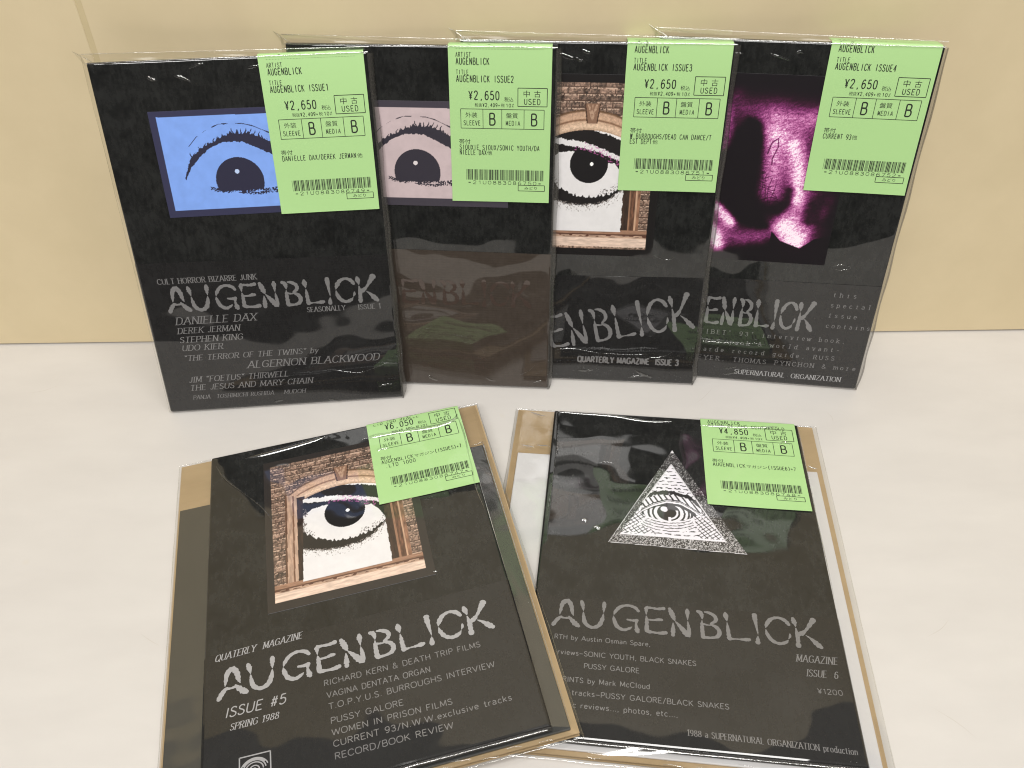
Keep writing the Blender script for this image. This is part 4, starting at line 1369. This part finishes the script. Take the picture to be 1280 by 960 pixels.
def draw6(mb):
    logo(mb, 9.3, 55.6, 129.2, 15.6, fat=.86)
    wide = dict(thick=.13, mat=1, h=.36)
    text(mb, 'RTH by Austin Osman Spare,', 11.6, 48.7, 2.4, 45.4, **wide)
    text(mb, 'rviews~SONIC YOUTH, BLACK SNAKES', 13.6, 40.6, 2.5, 64.4, **wide)
    text(mb, 'PUSSY GALORE', 26.3, 34.3, 2.5, 25.5, **wide)
    text(mb, 'RINTS by Mark McCloud', 16.8, 26.8, 2.5, 39.7, **wide)
    text(mb, 'tracks~PUSSY GALORE/BLACK SNAKES', 21.4, 20.5, 2.5, 70, **wide)
    text(mb, 'ic reviews_, photos, etc_,', 21.0, 14.5, 2.5, 47.6, **wide)
    it = dict(thick=.14, thin=.07, serif=True, mat=1, h=.36)
    text(mb, 'MAGAZINE', 124.3, 47.6, 3.6, 18.6, slant=.22, **it)
    text(mb, 'ISSUE  6', 127.9, 40.4, 3.5, 13.9, slant=.22, **it)
    text(mb, '¥1200', 131.6, 32.2, 2.5, 11.0, thick=.12, mat=1, h=.36)
    text(mb, '1988 a SUPERNATURAL ORGANIZATION production', 72.4, 6.6, 2.7, 71.5, rot=-.02, **it)
    text(mb, '. .', 140, 1.8, 2, 3, thick=.2, mat=1, h=.36)


make_band(R6, paper_black('black_ribbed_paper', (.012, .0115, .011, 1), (.016, .0155, .015, 1), 17.0, True, bump=.1), 72.6, draw6, INK_GREY, 72.9)
price_label(R6, 89.6, 140.4, '¥4,850', '¥4,409+', '21U0883086748',
            [('AUGENBLICK', 4.8, 30.0, 18.8), ('マガジン', 24.2, 30.0, 11.4), ('(ISSUE6)+7', 36.0, 30.0, 16.0)],
            [('ATION OF THE CENTREFOLD', 63.0, 2.6, 46), ('AUGENBLICK', 65.8, 2.6, 20)], h=.35)
board(R6, -24.0, 157.5, -4.5, 214.5, -8.6, -5.9, .9)
sleeve(R6, -19.5, 155.0, -2.5, 175.5, -5.75, -4.3, M_WHITE, 'white record sleeve')
bag_lying(R6, -25.4, 160.8, -6.2, 216.5, -7.0, 60, [[(1.5, .7), (2.1, 208.2), (35.1, 208), (56.3, 204.7), (72, 205.6)], [(1.2, .65), (89.2, 203.8), (103.7, 204), (122.4, 204.7), (135.7, 207)],
                                                   [(134.3, 191.3), (138.2, 194.1), (141.3, 191.4)], [(0.9, 208), (4, 182.4), (3.3, 156.4), (2, 119.9)],
                                                   [(29, 166.5), (33, 168), (37.5, 167)]],
          (-19.9, 155.4, -4.1), skew=.5, dimples=((22.5, 123.0, 1.8), (29.5, 118.5, 2.2)),
          glints=(((-18, 181.5, -4), (-10, 179.5, -3.2)),
                  ((-9, 181.5, -3.4), (-1, 179.8, -1.8)), ((-5, 206, -2), (-16, 213.5, -6)), ((150, 178, -2.5), (155, 177, -3.4))))

# --- sixth
R5 = root_obj('black magazine with a brick arch eye picture lying aslant on cardboard over another bag', -128.732, 141.793, 11.0, .232208, None, .051472)
c_, b_ = black_set(5)
make_cover(R5, c_, 4.0, 2.2); make_pages(R5, 4.0)
aa5 = arch_art(33.9, 96.4)


def arch5(X, Y):
    img = aa5(X, Y)
    put(img, (X < 34) | (X > 109.4) | (Y < 96.5) | (Y > 191.6), (40, 35, 33))
    return img


grid_picture('cover_picture', 30.1, 113.8, 91.4, 195.6, .28, arch5, picture_mat('printed_picture', 5), R5, label='picture of a white eye inside a brick archway')


def draw5(mb):
    it = dict(thick=.14, thin=.07, serif=True, mat=2, h=.36)
    text(mb, 'QUATERLY  MAGAZINE', 5.2, 71.6, 3.4, 40.5, slant=.25, rot=.04, **it)
    logo(mb, 6.2, 51.2, 130, 15.2, rot=.018, mat=2)
    text(mb, 'ISSUE #5', 10.2, 42.0, 4.6, 26.4, thick=.12, slant=.2, mat=2, h=.36)
    text(mb, 'SPRING 1988', 12.3, 35.6, 3.0, 21, slant=.22, **it)
    w_ = dict(thick=.13, mat=1, h=.36)
    for s, x, y, w in (('RICHARD KERN & DEATH TRIP FILMS', 54.2, 45.4, 72.5), ('VAGINA DENTATA ORGAN', 55.0, 39.2, 47), ('T.O.P.Y.U.S. BURROUGHS INTERVIEW', 55.4, 33.6, 75.5),
                       ('PUSSY GALORE', 55.8, 26.7, 32), ('WOMEN IN PRISON FILMS', 55.8, 21.2, 53), ('CURRENT 93/N.W.W.exclusive tracks', 56, 16.0, 78.5), ('RECORD/BOOK REVIEW', 56.2, 10.4, 51)):
        text(mb, s, x, y, 2.75, w, **w_)
    # small emblem: an eye in a square
    for q in ([(16.4, 9), (16.4, 22)], [(29.4, 9), (29.4, 21.8)], [(16.4, 21.9), (29.4, 21.7)]):
        v2, f = ribbon(q, [.28, .28]); mb.add([P(a, b, .38) for a, b in v2], f, 2)
    for k, (r_, a0, a1) in enumerate(((5.6, .3, 3.2), (4.6, .1, 3.3), (3.6, 0, 6.2), (2.0, 0, 6.2), (5.1, .6, 2.6))):
        a = np.linspace(a0, a1, 28)
        q = np.stack([22.6 + r_ * np.cos(a) * 1.05, 15.2 + r_ * np.sin(a) * .92], 1)
        v2, f = ribbon(q, np.full(28, .26)); mb.add([P(x, y, .39 + k * .006) for x, y in v2], f, 2)
    a = np.linspace(0, 6.283, 20)
    mb.add([P(22.6 + .9 * math.cos(t), 15.2 + .9 * math.sin(t), .43) for t in a[:-1]], [tuple(range(19))], 2)


make_band(R5, paper_black('black_ribbed_paper', (.012, .0115, .011, 1), (.016, .0155, .015, 1), 19.0, True, bump=.1), 75.2, draw5, INK_GREY, 78.2)
price_label(R5, 91.8, 144.6, '¥6,050', '¥5,500+', '21U0883086747',
            [('AUGENBLICK', 4.8, 30.0, 18.8), ('マガジン', 24.2, 30.0, 11.4), ('(ISSUE5)+7', 36.0, 30.0, 16.0), ('.LTD 1000', 6.5, 26.4, 18.0)],
            [('LTD EGO REBELL', 62.6, 2.6, 28), ('AUGENBLICK ISSUE5 SCHAND', 65.6, 2.6, 46)], h=.35)
board(R5, -19.6, 159.6, -3.0, 214.0, -9.2, -6.2, .6)
sleeve(R5, -17.6, 156.2, -1.2, 177.5, -6.0, -4.4, M_BLACK, 'black record sleeve')
bag_lying(R5, -20.6, 161.0, -4.8, 216.4, -7.4, 80, [[(2.2, .95), (20, 203), (48.7, 205.3), (66.8, 207.4)], [(1.8, .85), (88.3, 198.5), (96.5, 198.7), (104.7, 198.3), (116.6, 197.4), (131.5, 196), (142.6, 198.1), (146.5, 202.6)],
                                                   [(1.2, .7), (95, 186.8), (99, 187.3), (103.2, 186.9)], [(146.2, 202.7), (147, 185.7), (146.3, 167.8), (146, 155.8), (145, 144.3), (146.3, 124.4)],
                                                   [(3.3, 202), (8.9, 189.1), (18.1, 176.7), (28.5, 162.1), (34.2, 150.4)], [(112.4, 92.6), (113.6, 93), (114.6, 92.2)], [(118, 134), (118.8, 134.6), (119.6, 134)]],
          (-18.0, 156.6, -4.1), taut=(156.6, 177.5, -3.9))
